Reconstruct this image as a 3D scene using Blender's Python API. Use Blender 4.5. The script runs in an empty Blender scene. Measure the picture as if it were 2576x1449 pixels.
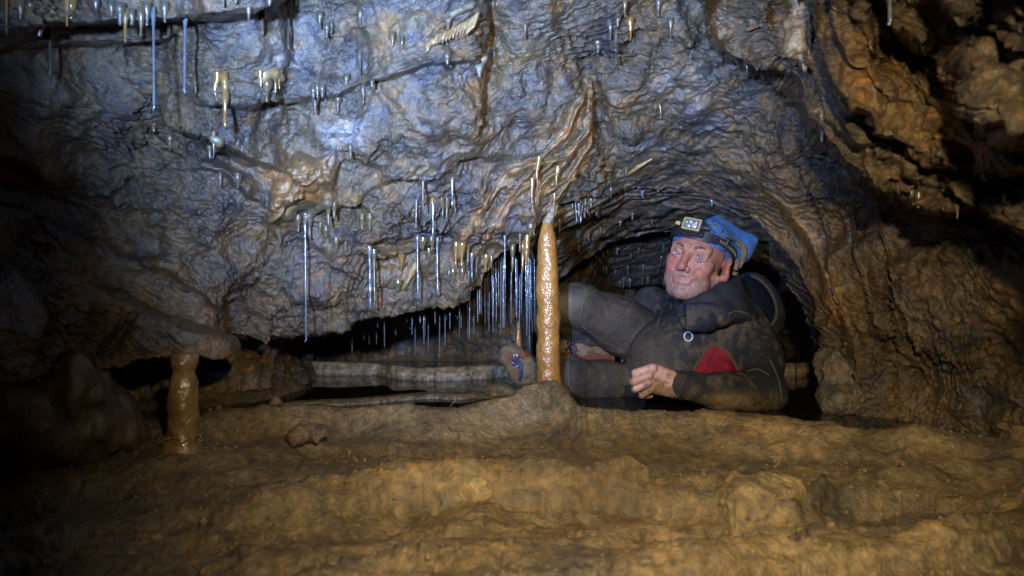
import bpy, math, random
import numpy as np
from mathutils import Vector, Matrix
from mathutils.bvhtree import BVHTree

random.seed(11)
SC = bpy.context.scene
COL = SC.collection

# ------------------------------------------------------------------ camera, world, lights, exposure
CAMZ = 0.30                       # lens height above the still water of the pool (z = 0)
F, CX, CY = 1717.0, 1288.0, 724.5 # 24 mm lens expressed for a 2576 x 1449 survey grid
cam_d = bpy.data.cameras.new('camera')
cam_d.sensor_width = 36.0
cam_d.lens = 24.0
cam_d.clip_start = 0.02
cam_d.clip_end = 60.0
cam_d.dof.use_dof = True
cam_d.dof.focus_distance = 1.80
cam_d.dof.aperture_fstop = 4.2
cam = bpy.data.objects.new('camera', cam_d)
COL.objects.link(cam)
cam.location = (0, 0, CAMZ)
cam.rotation_euler = (math.radians(90), 0, 0)
SC.camera = cam

world = bpy.data.worlds.new('World')
SC.world = world
world.use_nodes = True
bg = world.node_tree.nodes['Background']
bg.inputs[0].default_value = (0.35, 0.45, 0.7, 1)
bg.inputs[1].default_value = 0.0

def spot(name, loc, target, power, color, angle, blend, size):
    l = bpy.data.lights.new(name, 'SPOT')
    l.energy = power
    l.color = color
    l.spot_size = math.radians(angle)
    l.spot_blend = blend
    l.shadow_soft_size = size
    o = bpy.data.objects.new(name, l)
    COL.objects.link(o)
    o.location = loc
    d = Vector(target) - Vector(loc)
    o.rotation_euler = d.to_track_quat('-Z', 'Y').to_euler()
    return o

# the photographer's cool flash, held out to the left of the lens and a little above it
spot('flash_lamp', (-0.30, 0.0, 0.46), (-0.14, 1.5, 0.76), 450.0, (0.33, 0.52, 1.0), 65, 1.0, 0.028)
# the photographer's own warmer head lamp above the lens, pointing ahead to the right
spot('head_lamp', (0.12, 0.0, 0.56), (0.22, 1.25, 0.18), 88.0, (1.0, 0.82, 0.52), 86, 1.0, 0.022)

SC.view_settings.view_transform = 'Standard'
SC.view_settings.look = 'None'
SC.view_settings.exposure = 0.0
SC.view_settings.gamma = 1.0
SC.view_settings.use_curve_mapping = False
SC.cycles.use_denoising = True
SC.cycles.max_bounces = 6
SC.cycles.diffuse_bounces = 3
SC.cycles.glossy_bounces = 3
SC.cycles.transmission_bounces = 5
SC.cycles.sample_clamp_indirect = 3.0
SC.cycles.caustics_reflective = False
SC.cycles.caustics_refractive = False

# ------------------------------------------------------------------ helpers
f32 = np.float32
def at(px, py, d):
    """survey grid position and distance from the lens plane -> world point"""
    return np.stack([(np.asarray(px) - CX) / F * d, np.asarray(d) + 0 * np.asarray(px),
                     CAMZ - (np.asarray(py) - CY) / F * d], -1)
def pt(px, py, d):
    return np.array([(px - CX) / F * d, d, CAMZ - (py - CY) / F * d])
def sstep(a, b, x):
    t = np.clip((x - a) / (b - a), 0, 1)
    return t * t * (3 - 2 * t)
def mix(a, b, w):
    a = np.asarray(a, f32); b = np.asarray(b, f32)
    return a * (1 - w[:, None]) + b * w[:, None]

_rs = np.random.RandomState(5)
PERM = np.arange(256); _rs.shuffle(PERM); PERM = np.concatenate([PERM, PERM, PERM]).astype(np.int32)
GR = _rs.normal(size=(256, 3)); GR = (GR / np.linalg.norm(GR, axis=1)[:, None]).astype(f32)
def perlin(p):
    p = np.asarray(p, f32)
    i0 = np.floor(p)
    f = p - i0
    i = i0.astype(np.int32) & 255
    u = f * f * f * (f * (f * 6 - 15) + 10)
    xi, yi, zi = i[:, 0], i[:, 1], i[:, 2]
    def corner(dx, dy, dz):
        h = PERM[PERM[PERM[xi + dx] + yi + dy] + zi + dz] & 255
        g = GR[h]
        return g[:, 0] * (f[:, 0] - dx) + g[:, 1] * (f[:, 1] - dy) + g[:, 2] * (f[:, 2] - dz)
    ux, uy, uz = u[:, 0], u[:, 1], u[:, 2]
    x00 = corner(0, 0, 0) * (1 - ux) + corner(1, 0, 0) * ux
    x10 = corner(0, 1, 0) * (1 - ux) + corner(1, 1, 0) * ux
    x01 = corner(0, 0, 1) * (1 - ux) + corner(1, 0, 1) * ux
    x11 = corner(0, 1, 1) * (1 - ux) + corner(1, 1, 1) * ux
    return (x00 * (1 - uy) + x10 * uy) * (1 - uz) + (x01 * (1 - uy) + x11 * uy) * uz
def fbm(p, octv=4, gain=0.5, off=0.0):
    p = np.asarray(p, f32) + f32(off)
    s, a = 0, 1.0
    for _ in range(octv):
        s = s + a * perlin(p)
        p = p * f32(2.03) + f32(7.7)
        a *= gain
    return s
def ridged(p, octv=4, gain=0.5, off=0.0):
    p = np.asarray(p, f32) + f32(off)
    s, a = 0, 1.0
    for _ in range(octv):
        s = s + a * (1 - np.abs(perlin(p)) * 2.2)
        p = p * f32(2.07) + f32(3.1)
        a *= gain
    return s
def saw(x, soft=0.18):
    fr = x - np.floor(x)
    return np.where(fr < 1 - soft, fr / (1 - soft), (1 - fr) / soft)

def mesh_np(name, V, Q, cols=None, smooth=True):
    V = np.asarray(V, f32); Q = np.asarray(Q, np.int32)
    k = Q.shape[1]
    me = bpy.data.meshes.new(name)
    me.vertices.add(len(V)); me.vertices.foreach_set('co', V.ravel())
    me.loops.add(Q.size); me.loops.foreach_set('vertex_index', Q.ravel())
    me.polygons.add(len(Q))
    me.polygons.foreach_set('loop_start', np.arange(0, Q.size, k, dtype=np.int32))
    me.polygons.foreach_set('loop_total', np.full(len(Q), k, np.int32))
    me.polygons.foreach_set('use_smooth', np.full(len(Q), smooth, bool))
    me.update(calc_edges=True)
    if cols is not None:
        ca = me.color_attributes.new('col', 'FLOAT_COLOR', 'POINT')
        c4 = np.zeros((len(V), 4), f32); c4[:, :cols.shape[1]] = cols
        ca.data.foreach_set('color', c4.ravel())
    return me
def add(name, me, mat=None, parent=None, loc=(0, 0, 0)):
    o = bpy.data.objects.new(name, me)
    COL.objects.link(o)
    o.location = loc
    if mat is not None:
        me.materials.append(mat)
    if parent is not None:
        o.parent = parent
    return o
def tag(o, label=None, cat=None, group=None, kind=None):
    if label: o['label'] = label
    if cat: o['category'] = cat
    if group: o['group'] = group
    if kind: o['kind'] = kind
    return o
def empty(name, loc=(0, 0, 0)):
    o = bpy.data.objects.new(name, None)
    COL.objects.link(o)
    o.location = loc
    o.empty_display_size = 0.05
    return o
def grid_quads(nr, nc):
    a = np.arange(nr * nc).reshape(nr, nc)
    return np.stack([a[:-1, :-1], a[1:, :-1], a[1:, 1:], a[:-1, 1:]], -1).reshape(-1, 4)
def grid_normals(P, nr, nc):
    G = P.reshape(nr, nc, 3)
    du = np.gradient(G, axis=1); dv = np.gradient(G, axis=0)
    n = np.cross(du, dv)
    n /= np.maximum(np.linalg.norm(n, axis=2), 1e-9)[..., None]
    return n.reshape(-1, 3)
def lathe(profile, seg, wob=0.0, seed=0, path=None):
    """profile: list of (z, r); optional path(z)->(dx,dy); closed tube of quads with end points squeezed shut"""
    pr = np.array(profile, f32)
    n = len(pr)
    th = np.linspace(0, 2 * np.pi, seg, endpoint=False)
    V = np.zeros((n, seg, 3), f32)
    V[..., 0] = pr[:, 1][:, None] * np.cos(th)
    V[..., 1] = pr[:, 1][:, None] * np.sin(th)
    V[..., 2] = pr[:, 0][:, None]
    if path is not None:
        for i in range(n):
            dx, dy = path(pr[i, 0])
            V[i, :, 0] += dx; V[i, :, 1] += dy
    if wob:
        q = V.reshape(-1, 3) * 30 + seed
        nn = fbm(q, 3).reshape(n, seg)
        V[..., 0] += nn * wob * np.cos(th)
        V[..., 1] += nn * wob * np.sin(th)
    a = np.arange(n * seg).reshape(n, seg)
    b = np.roll(a, -1, axis=1)
    Q = np.stack([a[:-1], b[:-1], b[1:], a[1:]], -1).reshape(-1, 4)
    if pr[-1, 0] < pr[0, 0]:
        Q = Q[:, ::-1]
    return V.reshape(-1, 3), Q
def tube(pts, radii, seg=8):
    """swept tube through 3D points"""
    P = np.array(pts, float); n = len(P)
    R = np.full(n, radii) if np.isscalar(radii) else np.array(radii, float)
    T = np.gradient(P, axis=0)
    T /= np.maximum(np.linalg.norm(T, axis=1), 1e-9)[:, None]
    up = np.array([0.0, 0, 1]) if abs(T[0][2]) < 0.9 else np.array([1.0, 0, 0])
    V = []
    N = np.cross(T[0], up); N /= np.linalg.norm(N)
    th = np.linspace(0, 2 * np.pi, seg, endpoint=False)
    for i in range(n):
        N = N - T[i] * np.dot(N, T[i]); N /= max(np.linalg.norm(N), 1e-9)
        B = np.cross(T[i], N)
        V.append(P[i] + R[i] * (np.cos(th)[:, None] * N + np.sin(th)[:, None] * B))
    V = np.concatenate([np.array(V).reshape(-1, 3), P[:1], P[-1:]])
    a = np.arange(n * seg).reshape(n, seg); b = np.roll(a, -1, axis=1)
    Q = np.stack([a[:-1], b[:-1], b[1:], a[1:]], -1).reshape(-1, 4)
    c0, c1 = n * seg, n * seg + 1
    cap0 = np.stack([np.full(seg, c0), b[0], a[0], a[0]], -1)
    cap1 = np.stack([np.full(seg, c1), a[-1], b[-1], b[-1]], -1)
    return V, Q, np.concatenate([cap0, cap1])
def tri_quads(Q, caps):
    """quads -> triangles, together with cap triangles"""
    T = np.concatenate([Q[:, [0, 1, 2]], Q[:, [0, 2, 3]], caps[:, [0, 1, 2]]])
    return T
def tube_mesh(name, pts, radii, seg=8):
    V, Q, c = tube(pts, radii, seg)
    return mesh_np(name, V, tri_quads(Q, c))
def smooth_path(pts, n):
    """Catmull-Rom through points"""
    P = np.array(pts, float)
    P = np.concatenate([2 * P[:1] - P[1:2], P, 2 * P[-1:] - P[-2:-1]])
    out = []
    segs = len(P) - 3
    for k in np.linspace(0, segs - 1e-6, n):
        i = int(k); t = k - i
        a, b, c, d = P[i:i + 4]
        out.append(0.5 * (2 * b + (c - a) * t + (2 * a - 5 * b + 4 * c - d) * t * t + (3 * b - a - 3 * c + d) * t ** 3))
    return np.array(out)

# ---- implicit surfaces
def cone(p, a, b, ra, rb):
    a = np.asarray(a, f32); b = np.asarray(b, f32)
    ab = b - a
    t = np.clip(((p - a) @ ab) / max(float(ab @ ab), 1e-12), 0, 1)
    return np.linalg.norm(p - a - t[:, None] * ab, axis=1) - (ra + (rb - ra) * t)
def ball(p, c, r):
    return np.linalg.norm(p - np.asarray(c, f32), axis=1) - r
def ellip(p, c, r, R=None):
    q = p - np.asarray(c, f32)
    if R is not None:
        q = q @ np.asarray(R, f32)
    r = np.asarray(r, f32)
    k0 = np.linalg.norm(q / r, axis=1)
    k1 = np.linalg.norm(q / (r * r), axis=1)
    return k0 * (k0 - 1.0) / np.maximum(k1, 1e-9)
def smin(a, b, k):
    h = np.clip(0.5 + 0.5 * (b - a) / k, 0, 1)
    return b * (1 - h) + a * h - k * h * (1 - h)
def smax(a, b, k):
    return -smin(-a, -b, k)
def surface_nets(fn, lo, hi, h):
    lo = np.array(lo, float)
    n = np.ceil((np.array(hi) - lo) / h).astype(int) + 1
    ax = [lo[i] + h * np.arange(n[i]) for i in range(3)]
    # coarse pass first; only blocks near the surface are sampled finely
    B = 4
    nb = (n + B - 1) // B
    cx = [lo[i] + h * (B * np.arange(nb[i]) + (B - 1) / 2) for i in range(3)]
    Cc = fn(np.stack(np.meshgrid(*cx, indexing='ij'), -1).reshape(-1, 3).astype(f32))
    near = np.argwhere((np.abs(Cc) < h * B * 1.75 + .003).reshape(nb))
    Vb = np.repeat(np.repeat(np.repeat(np.where(Cc < 0, -1.0, 1.0).reshape(nb), B, 0), B, 1), B, 2).astype(f32)
    loc = np.stack(np.meshgrid(*[np.arange(B)] * 3, indexing='ij'), -1).reshape(-1, 3)
    g = (near[:, None, :] * B + loc[None]).reshape(-1, 3)
    Vb[g[:, 0], g[:, 1], g[:, 2]] = fn((lo + h * g).astype(f32))
    Vv = Vb[:n[0], :n[1], :n[2]]
    S = Vv < 0
    c = np.zeros(n - 1, int)
    for dx in (0, 1):
        for dy in (0, 1):
            for dz in (0, 1):
                c += S[dx:n[0] - 1 + dx, dy:n[1] - 1 + dy, dz:n[2] - 1 + dz]
    act = (c > 0) & (c < 8)
    idx = np.full(n - 1, -1); idx[act] = np.arange(act.sum())
    ijk = np.argwhere(act)
    acc = np.zeros((len(ijk), 3)); cnt = np.zeros(len(ijk))
    for axis in range(3):
        o = [k for k in range(3) if k != axis]
        for e1 in (0, 1):
            for e2 in (0, 1):
                a = np.zeros(3, int); a[o[0]] = e1; a[o[1]] = e2
                b = a.copy(); b[axis] = 1
                ia = ijk + a; ib = ijk + b
                va = Vv[ia[:, 0], ia[:, 1], ia[:, 2]]; vb = Vv[ib[:, 0], ib[:, 1], ib[:, 2]]
                m = (va < 0) != (vb < 0)
                t = np.where(m, va / np.where(m, va - vb, 1), 0)
                acc += (a + (b - a) * t[:, None]) * m[:, None]
                cnt += m
    V = lo + h * (ijk + acc / np.maximum(cnt, 1)[:, None])
    faces = []
    for axis in range(3):
        o = [k for k in range(3) if k != axis]
        sl = [slice(None)] * 3; sl[axis] = slice(0, n[axis] - 1)
        s2 = [slice(None)] * 3; s2[axis] = slice(1, n[axis])
        ch = S[tuple(sl)] != S[tuple(s2)]
        g = np.argwhere(ch)
        ok = (g[:, o[0]] >= 1) & (g[:, o[1]] >= 1) & (g[:, o[0]] < n[o[0]] - 1) & (g[:, o[1]] < n[o[1]] - 1)
        g = g[ok]
        q = []
        for d0, d1 in ((1, 1), (0, 1), (0, 0), (1, 0)):
            gg = g.copy(); gg[:, o[0]] -= d0; gg[:, o[1]] -= d1
            q.append(idx[gg[:, 0], gg[:, 1], gg[:, 2]])
        q = np.stack(q, -1)
        ins = S[g[:, 0], g[:, 1], g[:, 2]]
        flip = ins if axis != 1 else ~ins
        q[~flip] = q[~flip][:, ::-1]
        faces.append(q)
    Q = np.concatenate(faces)
    Q = Q[(Q >= 0).all(1)]
    return V.astype(f32), Q

# ------------------------------------------------------------------ materials
def new_mat(name):
    m = bpy.data.materials.new(name)
    m.use_nodes = True
    nt = m.node_tree
    return m, nt, nt.nodes['Principled BSDF']
def N(nt, typ, **kw):
    n = nt.nodes.new(typ)
    for k, v in kw.items():
        if k.startswith('i_'):
            n.inputs[k[2:].replace('_', ' ')].default_value = v
        else:
            setattr(n, k, v)
    return n
def noise_tex(nt, scale, detail=5, rough=0.6, dist=0.0, vec=None, sc3=None):
    n = N(nt, 'ShaderNodeTexNoise')
    n.inputs['Scale'].default_value = scale
    n.inputs['Detail'].default_value = detail
    n.inputs['Roughness'].default_value = rough
    n.inputs['Distortion'].default_value = dist
    tc = N(nt, 'ShaderNodeTexCoord')
    src = tc.outputs['Object']
    if sc3:
        mp = N(nt, 'ShaderNodeMapping')
        mp.inputs['Scale'].default_value = sc3
        nt.links.new(src, mp.inputs['Vector']); src = mp.outputs['Vector']
    nt.links.new(src, n.inputs['Vector'])
    return n
def ramp(nt, src, stops):
    r = N(nt, 'ShaderNodeValToRGB')
    e = r.color_ramp.elements
    while len(e) > 1: e.remove(e[-1])
    e[0].position = stops[0][0]; e[0].color = tuple(stops[0][1]) + (1,)
    for p, c in stops[1:]:
        x = e.new(p); x.color = tuple(c) + (1,)
    nt.links.new(src, r.inputs[0])
    return r
def mixc(nt, a, b, fac, mode='MIX'):
    m = N(nt, 'ShaderNodeMix', data_type='RGBA', blend_type=mode)
    for sock, v in ((m.inputs[6], a), (m.inputs[7], b)):
        if hasattr(v, 'links'): nt.links.new(v, sock)
        else: sock.default_value = tuple(v) + (1,)
    if hasattr(fac, 'links'): nt.links.new(fac, m.inputs[0])
    else: m.inputs[0].default_value = fac
    return m.outputs[2]
def maprange(nt, src, a, b, c, d):
    m = N(nt, 'ShaderNodeMapRange')
    for k, v in zip(range(1, 5), (a, b, c, d)): m.inputs[k].default_value = v
    nt.links.new(src, m.inputs[0])
    return m.outputs[0]
def bump(nt, h, strength, dist, normal=None):
    b = N(nt, 'ShaderNodeBump')
    b.inputs['Strength'].default_value = strength
    b.inputs['Distance'].default_value = dist
    nt.links.new(h, b.inputs['Height'])
    if normal is not None: nt.links.new(normal, b.inputs['Normal'])
    return b.outputs[0]

def rock_material(name, rough=(0.28, 0.6), coat=0.35, bstr=0.7, stretch=(1, 1, 1), coatr=0.14, hue=1.0, con=1.0):
    m, nt, b = new_mat(name)
    at_ = N(nt, 'ShaderNodeAttribute', attribute_name='col')
    n1 = noise_tex(nt, 55, 7, 0.65, 0.3, sc3=stretch)
    n2 = noise_tex(nt, 180, 5, 0.6, 0.0, sc3=stretch)
    n3 = noise_tex(nt, 18, 4, 0.6, 0.6)
    r1 = ramp(nt, n1.outputs[0], [(0.30, (0.26, 0.26, 0.29)), (0.50, (0.90, 0.90, 0.90)), (0.70, (1.65, 1.55, 1.38))])
    c = mixc(nt, at_.outputs['Color'], r1.outputs[0], con, 'MULTIPLY')
    r3 = ramp(nt, n3.outputs[0], [(0.33, (0.66, 0.76, 0.96)), (0.52, (1, 1, 1)), (0.70, (1.40, 1.02, 0.58))])
    c = mixc(nt, c, r3.outputs[0], hue, 'MULTIPLY')
    nt.links.new(c, b.inputs['Base Color'])
    nt.links.new(maprange(nt, n3.outputs[0], 0.35, 0.65, rough[0], rough[1]), b.inputs['Roughness'])
    h1 = bump(nt, n1.outputs[0], bstr, 0.014)
    h2 = bump(nt, n2.outputs[0], bstr * 0.8, 0.005, h1)
    for bn in (h1.node, h2.node):      # smoother where calcite or water films the rock
        sm = N(nt, 'ShaderNodeMath', operation='MULTIPLY_ADD')
        sm.inputs[1].default_value = -.65 * bn.inputs['Strength'].default_value
        sm.inputs[2].default_value = bn.inputs['Strength'].default_value
        nt.links.new(at_.outputs['Alpha'], sm.inputs[0]); nt.links.new(sm.outputs[0], bn.inputs['Strength'])
    nt.links.new(h2, b.inputs['Normal'])
    b.inputs['Specular IOR Level'].default_value = 0.75
    b.inputs['Coat Roughness'].default_value = coatr
    # film of water: more in some places than others
    n4 = noise_tex(nt, 6, 3, 0.6)
    mx = N(nt, 'ShaderNodeMath', operation='MAXIMUM')
    nt.links.new(maprange(nt, n4.outputs[0], 0.40, 0.60, coat * .35, coat), mx.inputs[0])
    nt.links.new(at_.outputs['Alpha'], mx.inputs[1])
    nt.links.new(mx.outputs[0], b.inputs['Coat Weight'])
    nt.links.new(bump(nt, n2.outputs[0], bstr * 0.5, 0.003, bump(nt, n1.outputs[0], bstr * 0.8, 0.011)), b.inputs['Coat Normal'])
    return m
M_ROCK = rock_material('wet_limestone', rough=(0.34, 0.55), coat=0.8, bstr=1.0, coatr=0.15)
M_PASS = rock_material('passage_limestone', rough=(0.4, 0.6), coat=0.6, coatr=.22)
M_MUD = rock_material('ochre_mud_floor', rough=(0.42, 0.7), coat=1.0, bstr=1.0, coatr=0.17, hue=.35, con=.85)

def calcite(name, c1, c2, rough=0.22, coat=0.7, sss=0.0, trans=0.0, bscale=60, bstr=0.4, bdist=0.004):
    m, nt, b = new_mat(name)
    n = noise_tex(nt, bscale * 0.4, 5, 0.6, 0.4)
    r = ramp(nt, n.outputs[0], [(0.3, c1), (0.7, c2)])
    nt.links.new(r.outputs[0], b.inputs['Base Color'])
    nb = noise_tex(nt, bscale, 5, 0.6, 0.2)
    nt.links.new(bump(nt, nb.outputs[0], bstr, bdist), b.inputs['Normal'])
    nt.links.new(bump(nt, nb.outputs[0], bstr * 0.8, bdist), b.inputs['Coat Normal'])
    b.inputs['Roughness'].default_value = rough
    b.inputs['Coat Weight'].default_value = coat
    b.inputs['Coat Roughness'].default_value = 0.10
    b.inputs['Subsurface Weight'].default_value = sss
    b.inputs['Subsurface Radius'].default_value = (0.01, 0.006, 0.003)
    b.inputs['Subsurface Scale'].default_value = 0.5
    b.inputs['Transmission Weight'].default_value = trans
    return m
M_AMBER = calcite('amber_calcite', (0.16, 0.082, 0.020), (0.27, 0.155, 0.048), sss=0.15)
M_OLIVE = calcite('olive_grey_calcite', (0.07, 0.054, 0.026), (0.14, 0.105, 0.050), rough=0.3, coat=0.4, sss=0.1)
M_COLUMN = calcite('orange_flowstone', (0.25, 0.100, 0.018), (0.41, 0.195, 0.042), rough=0.32, coat=0.8, bscale=45, bstr=0.9, bdist=0.008)
M_PILLAR = calcite('brown_flowstone', (0.13, 0.080, 0.030), (0.24, 0.155, 0.065), rough=0.35, coat=0.7, bscale=40, bstr=0.8, bdist=0.008)
M_STRAW = calcite('clear_calcite_straw', (0.11, 0.12, 0.155), (0.22, 0.235, 0.27), rough=0.12, coat=1.0, trans=0.25, bscale=150, bstr=0.3, bdist=0.002)
M_STRAWD = calcite('dull_calcite_straw', (0.05, 0.046, 0.034), (0.11, 0.095, 0.062), rough=0.35, coat=0.3, bscale=150, bstr=0.3, bdist=0.002)
M_FLOW = rock_material('glossy_flowstone', rough=(0.18, 0.4), coat=1.0, bstr=0.45, coatr=0.06, hue=.35, con=.5)

def water_material():
    m, nt, b = new_mat('still_cave_water')
    b.inputs['Base Color'].default_value = (0.030, 0.024, 0.015, 1)
    b.inputs['Roughness'].default_value = 0.02
    b.inputs['IOR'].default_value = 1.333
    b.inputs['Transmission Weight'].default_value = 0.55
    n = noise_tex(nt, 14, 2, 0.5)
    nt.links.new(bump(nt, n.outputs[0], 0.06, 0.004), b.inputs['Normal'])
    return m
M_WATER = water_material()

# ------------------------------------------------------------------ the cave shell
def rbf_depth(ctrl, c=110.0):
    C = np.array(ctrl, float)
    X = C[:, :2]
    D = np.sqrt(((X[:, None] - X[None]) ** 2).sum(-1) + c * c)
    n = len(C)
    A = np.zeros((n + 3, n + 3)); A[:n, :n] = D + np.eye(n) * 1e-6
    A[:n, n] = 1; A[:n, n + 1:] = X / 1000; A[n, :n] = 1; A[n + 1:, :n] = X.T / 1000
    w = np.linalg.solve(A, np.concatenate([C[:, 2], np.zeros(3)]))
    def f(px, py):
        out = np.full(len(px), w[n]) + w[n + 1] * px / 1000 + w[n + 2] * py / 1000
        for i in range(n):
            out += w[i] * np.sqrt((px - X[i, 0]) ** 2 + (py - X[i, 1]) ** 2 + c * c)
        return out
    return f

def fan_grid(T, L, nu, nv, vmap=None, sm=0.012):
    """survey-grid fan between two key polylines, spacing even along the lower one"""
    T = np.array(T, float); L = np.array(L, float)
    seg = np.linalg.norm(np.diff(L, axis=0), axis=1) + 0.35 * np.linalg.norm(np.diff(T, axis=0), axis=1)
    mid = (L[1:, 0] + L[:-1, 0]) / 2
    seg = seg * np.where((mid < -60) | (mid > 2640), .3, 1.0)        # coarser out of sight
    s = np.concatenate([[0], np.cumsum(seg)]); s /= s[-1]
    u = np.linspace(0, 1, nu)
    def ip(K):
        o = np.stack([np.interp(u, s, K[:, 0]), np.interp(u, s, K[:, 1])], -1)
        k = max(3, int(sm * nu)) | 1
        ker = np.hanning(k + 2)[1:-1]; ker /= ker.sum()
        pad = np.pad(o, ((k // 2, k // 2), (0, 0)), mode='reflect', reflect_type='odd')
        return np.stack([np.convolve(pad[:, i], ker, 'valid') for i in range(2)], -1)
    Tu, Lu = ip(T), ip(L)
    v = np.linspace(0, 1, nv)
    if vmap: v = np.interp(v, vmap[0], vmap[1])
    G = Tu[None] * (1 - v)[:, None, None] + Lu[None] * v[:, None, None]
    return G[..., 0], G[..., 1], v

def edge(px, py, poly, jump, w=14, bulge=0.0, reach=150.0, wob=None):
    """an overhanging ledge: rock above the polyline stands nearer by jump"""
    P = np.array(poly, float)
    e = np.interp(px, P[:, 0], P[:, 1])
    if wob is not None: e = e + wob
    fade = sstep(P[0, 0] - 1, P[0, 0] + 60, px) * (1 - sstep(P[-1, 0] - 60, P[-1, 0] + 1, px))
    up = e - py
    st = sstep(-w, w, up)
    return -fade * st * (jump + bulge * np.exp(-np.maximum(up, 0) / reach))

def gauss(px, py, x, y, rx, ry, rot=0.0):
    c, s = math.cos(rot), math.sin(rot)
    a = (px - x) * c + (py - y) * s; b = -(px - x) * s + (py - y) * c
    return np.exp(-(a / rx) ** 2 - (b / ry) ** 2)
def polydist(px, py, poly):
    P = np.array(poly, float)
    best = np.full(len(px), 1e9); tt = np.zeros(len(px))
    n = len(P) - 1
    for i in range(n):
        a, b = P[i], P[i + 1]
        ab = b - a
        t = np.clip(((px - a[0]) * ab[0] + (py - a[1]) * ab[1]) / (ab @ ab), 0, 1)
        d = np.hypot(px - a[0] - t * ab[0], py - a[1] - t * ab[1])
        m = d < best
        best = np.where(m, d, best); tt = np.where(m, (i + t) / n, tt)
    return best, tt

# ---- main wall and ceiling
T_M = [(-900, -100), (-300, -420), (200, -450), (430, -450), (520, -450), (590, -450), (650, -450), (850, -450), (1050, -450), (1170, -450),
       (1240, -450), (1300, -450), (1370, -450), (1480, -450), (1580, -450), (1700, -450), (1850, -450), (2000, -450), (2200, -450), (2500, -450),
       (2900, -350), (3150, 0), (3300, 400), (3350, 800), (3400, 1000)]
L_M = [(-700, 1000), (-100, 965), (120, 940), (240, 912), (330, 918), (420, 912), (500, 888), (565, 884), (600, 850), (900, 784), (1100, 742), (1195, 705),
       (1250, 650), (1330, 575), (1395, 522), (1480, 492), (1600, 476), (1750, 482), (1880, 530), (1990, 640), (2048, 760), (2072, 900), (2078, 1040), (2310, 1090), (2700, 1180)]
NU, NV, NF = 1260, 450, 10
gx, gy, vv = fan_grid(T_M, L_M, NU, NV, ([0, .11, 1], [0, .26, 1]), sm=.010)
# rows folded back behind the lip
fx, fy, fd = [], [], []
for k in range(1, NF + 1):
    q = k / NF
    lx = gx[-1] + (gx[int(NV * 0.78)] - gx[-1]) * 0.30 * q; ly = gy[-1] + (gy[int(NV * 0.78)] - gy[-1]) * 0.30 * q
    fx.append(lx); fy.append(ly); fd.append(np.full(NU, 0.03 * q + 0.62 * q * q) * np.where((gx[-1] > 1395) & (gy[-1] < 900), 1.0, 1.0))
px = np.concatenate([gx, np.array(fx)]).ravel(); py = np.concatenate([gy, np.array(fy)]).ravel()
dfold = np.concatenate([np.zeros((NV, NU)), np.array(fd)]).ravel()
NR = NV + NF
ctrl = [(-800, 0, .80), (-800, 800, .95), (-300, -400, .75), (0, -300, .95), (0, 0, 1.10), (0, 300, 1.17), (0, 560, 1.26), (0, 800, 1.18), (0, 950, 1.16),
        (300, -300, 1.12), (300, 0, 1.26), (300, 300, 1.36), (300, 560, 1.46), (300, 780, 1.47), (300, 920, 1.46),
        (600, -300, 1.22), (600, 0, 1.36), (600, 300, 1.48), (600, 560, 1.58), (560, 760, 1.62), (560, 880, 1.60), (650, 820, 1.72),
        (900, -300, 1.28), (900, 0, 1.41), (900, 300, 1.53), (900, 560, 1.66), (900, 780, 1.80),
        (1250, -300, 1.30), (1250, 0, 1.43), (1250, 300, 1.58), (1150, 560, 1.74), (1150, 720, 1.86), (1250, 650, 1.86), (1330, 570, 1.80),
        (1400, 510, 1.78), (1600, 475, 1.95), (1600, 300, 1.74), (1600, 100, 1.58), (1600, -300, 1.35), (1750, 480, 2.0), (1880, 530, 1.97), (1900, 380, 1.78), (1850, 200, 1.66), (1800, 0, 1.55),
        (1990, 640, 1.9), (2048, 760, 1.84), (2072, 900, 1.78), (2078, 1040, 1.72), (2130, 560, 1.75), (2200, 760, 1.62), (2250, 900, 1.58), (2250, 1060, 1.55),
        (2350, 620, 1.5), (2450, 800, 1.36), (2550, 1000, 1.32), (2550, 700, 1.22), (2000, 300, 1.66), (2200, 400, 1.58), (2000, 60, 1.58), (2200, 100, 1.60), (2350, 250, 1.56),
        (2400, 0, 1.45), (2560, 250, 1.40), (2560, 480, 1.36), (3000, 600, 1.05), (3200, 0, 1.05), (3200, 900, .9), (2900, 1100, 1.1), (2300, -300, 1.3)]
d = rbf_depth(ctrl)(px, py)
q3 = np.stack([px / 260, py / 260, np.zeros_like(px)], -1)
wob = fbm(q3 * 1.0, 4, off=3.3) * 60
wobf = fbm(q3 * 5, 3, off=8.1) * 16
wb = wob * 0.5 + wobf
E1 = [(1690, -300), (1745, -60), (1790, 105), (1880, 180), (2000, 255), (2060, 335), (2130, 405), (2200, 470), (2300, 528), (2400, 545), (2450, 520), (2576, 590), (2900, 760), (3400, 900)]
E2 = [(1960, -300), (2040, -60), (2065, 120), (2110, 225), (2200, 310), (2330, 395), (2450, 430), (2576, 480), (2900, 600), (3400, 800)]
E3 = [(2100, -300), (2190, -60), (2260, 70), (2350, 130), (2420, 250), (2500, 310), (2600, 350), (2900, 500), (3400, 700)]
E4 = [(2250, -300), (2330, -80), (2420, 30), (2500, 100), (2600, 170), (2900, 300), (3400, 500)]
jn = [np.clip(.75 + 1.1 * fbm(q3 * 1.4, 2, off=90 + k), .25, 1.3) for k in range(4)]
d += edge(px, py, E1, .30, 14, .10, 80, wb * 1.3) * jn[0] ** .4
d += edge(px, py, E2, .13, 14, .09, 80, wb * 1.9) * jn[1]
d += edge(px, py, E3, .10, 14, .07, 70, wb * 2.2) * jn[2]
d += edge(px, py, E4, .07, 13, .05, 60, wb * 2.2) * jn[3]
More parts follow.
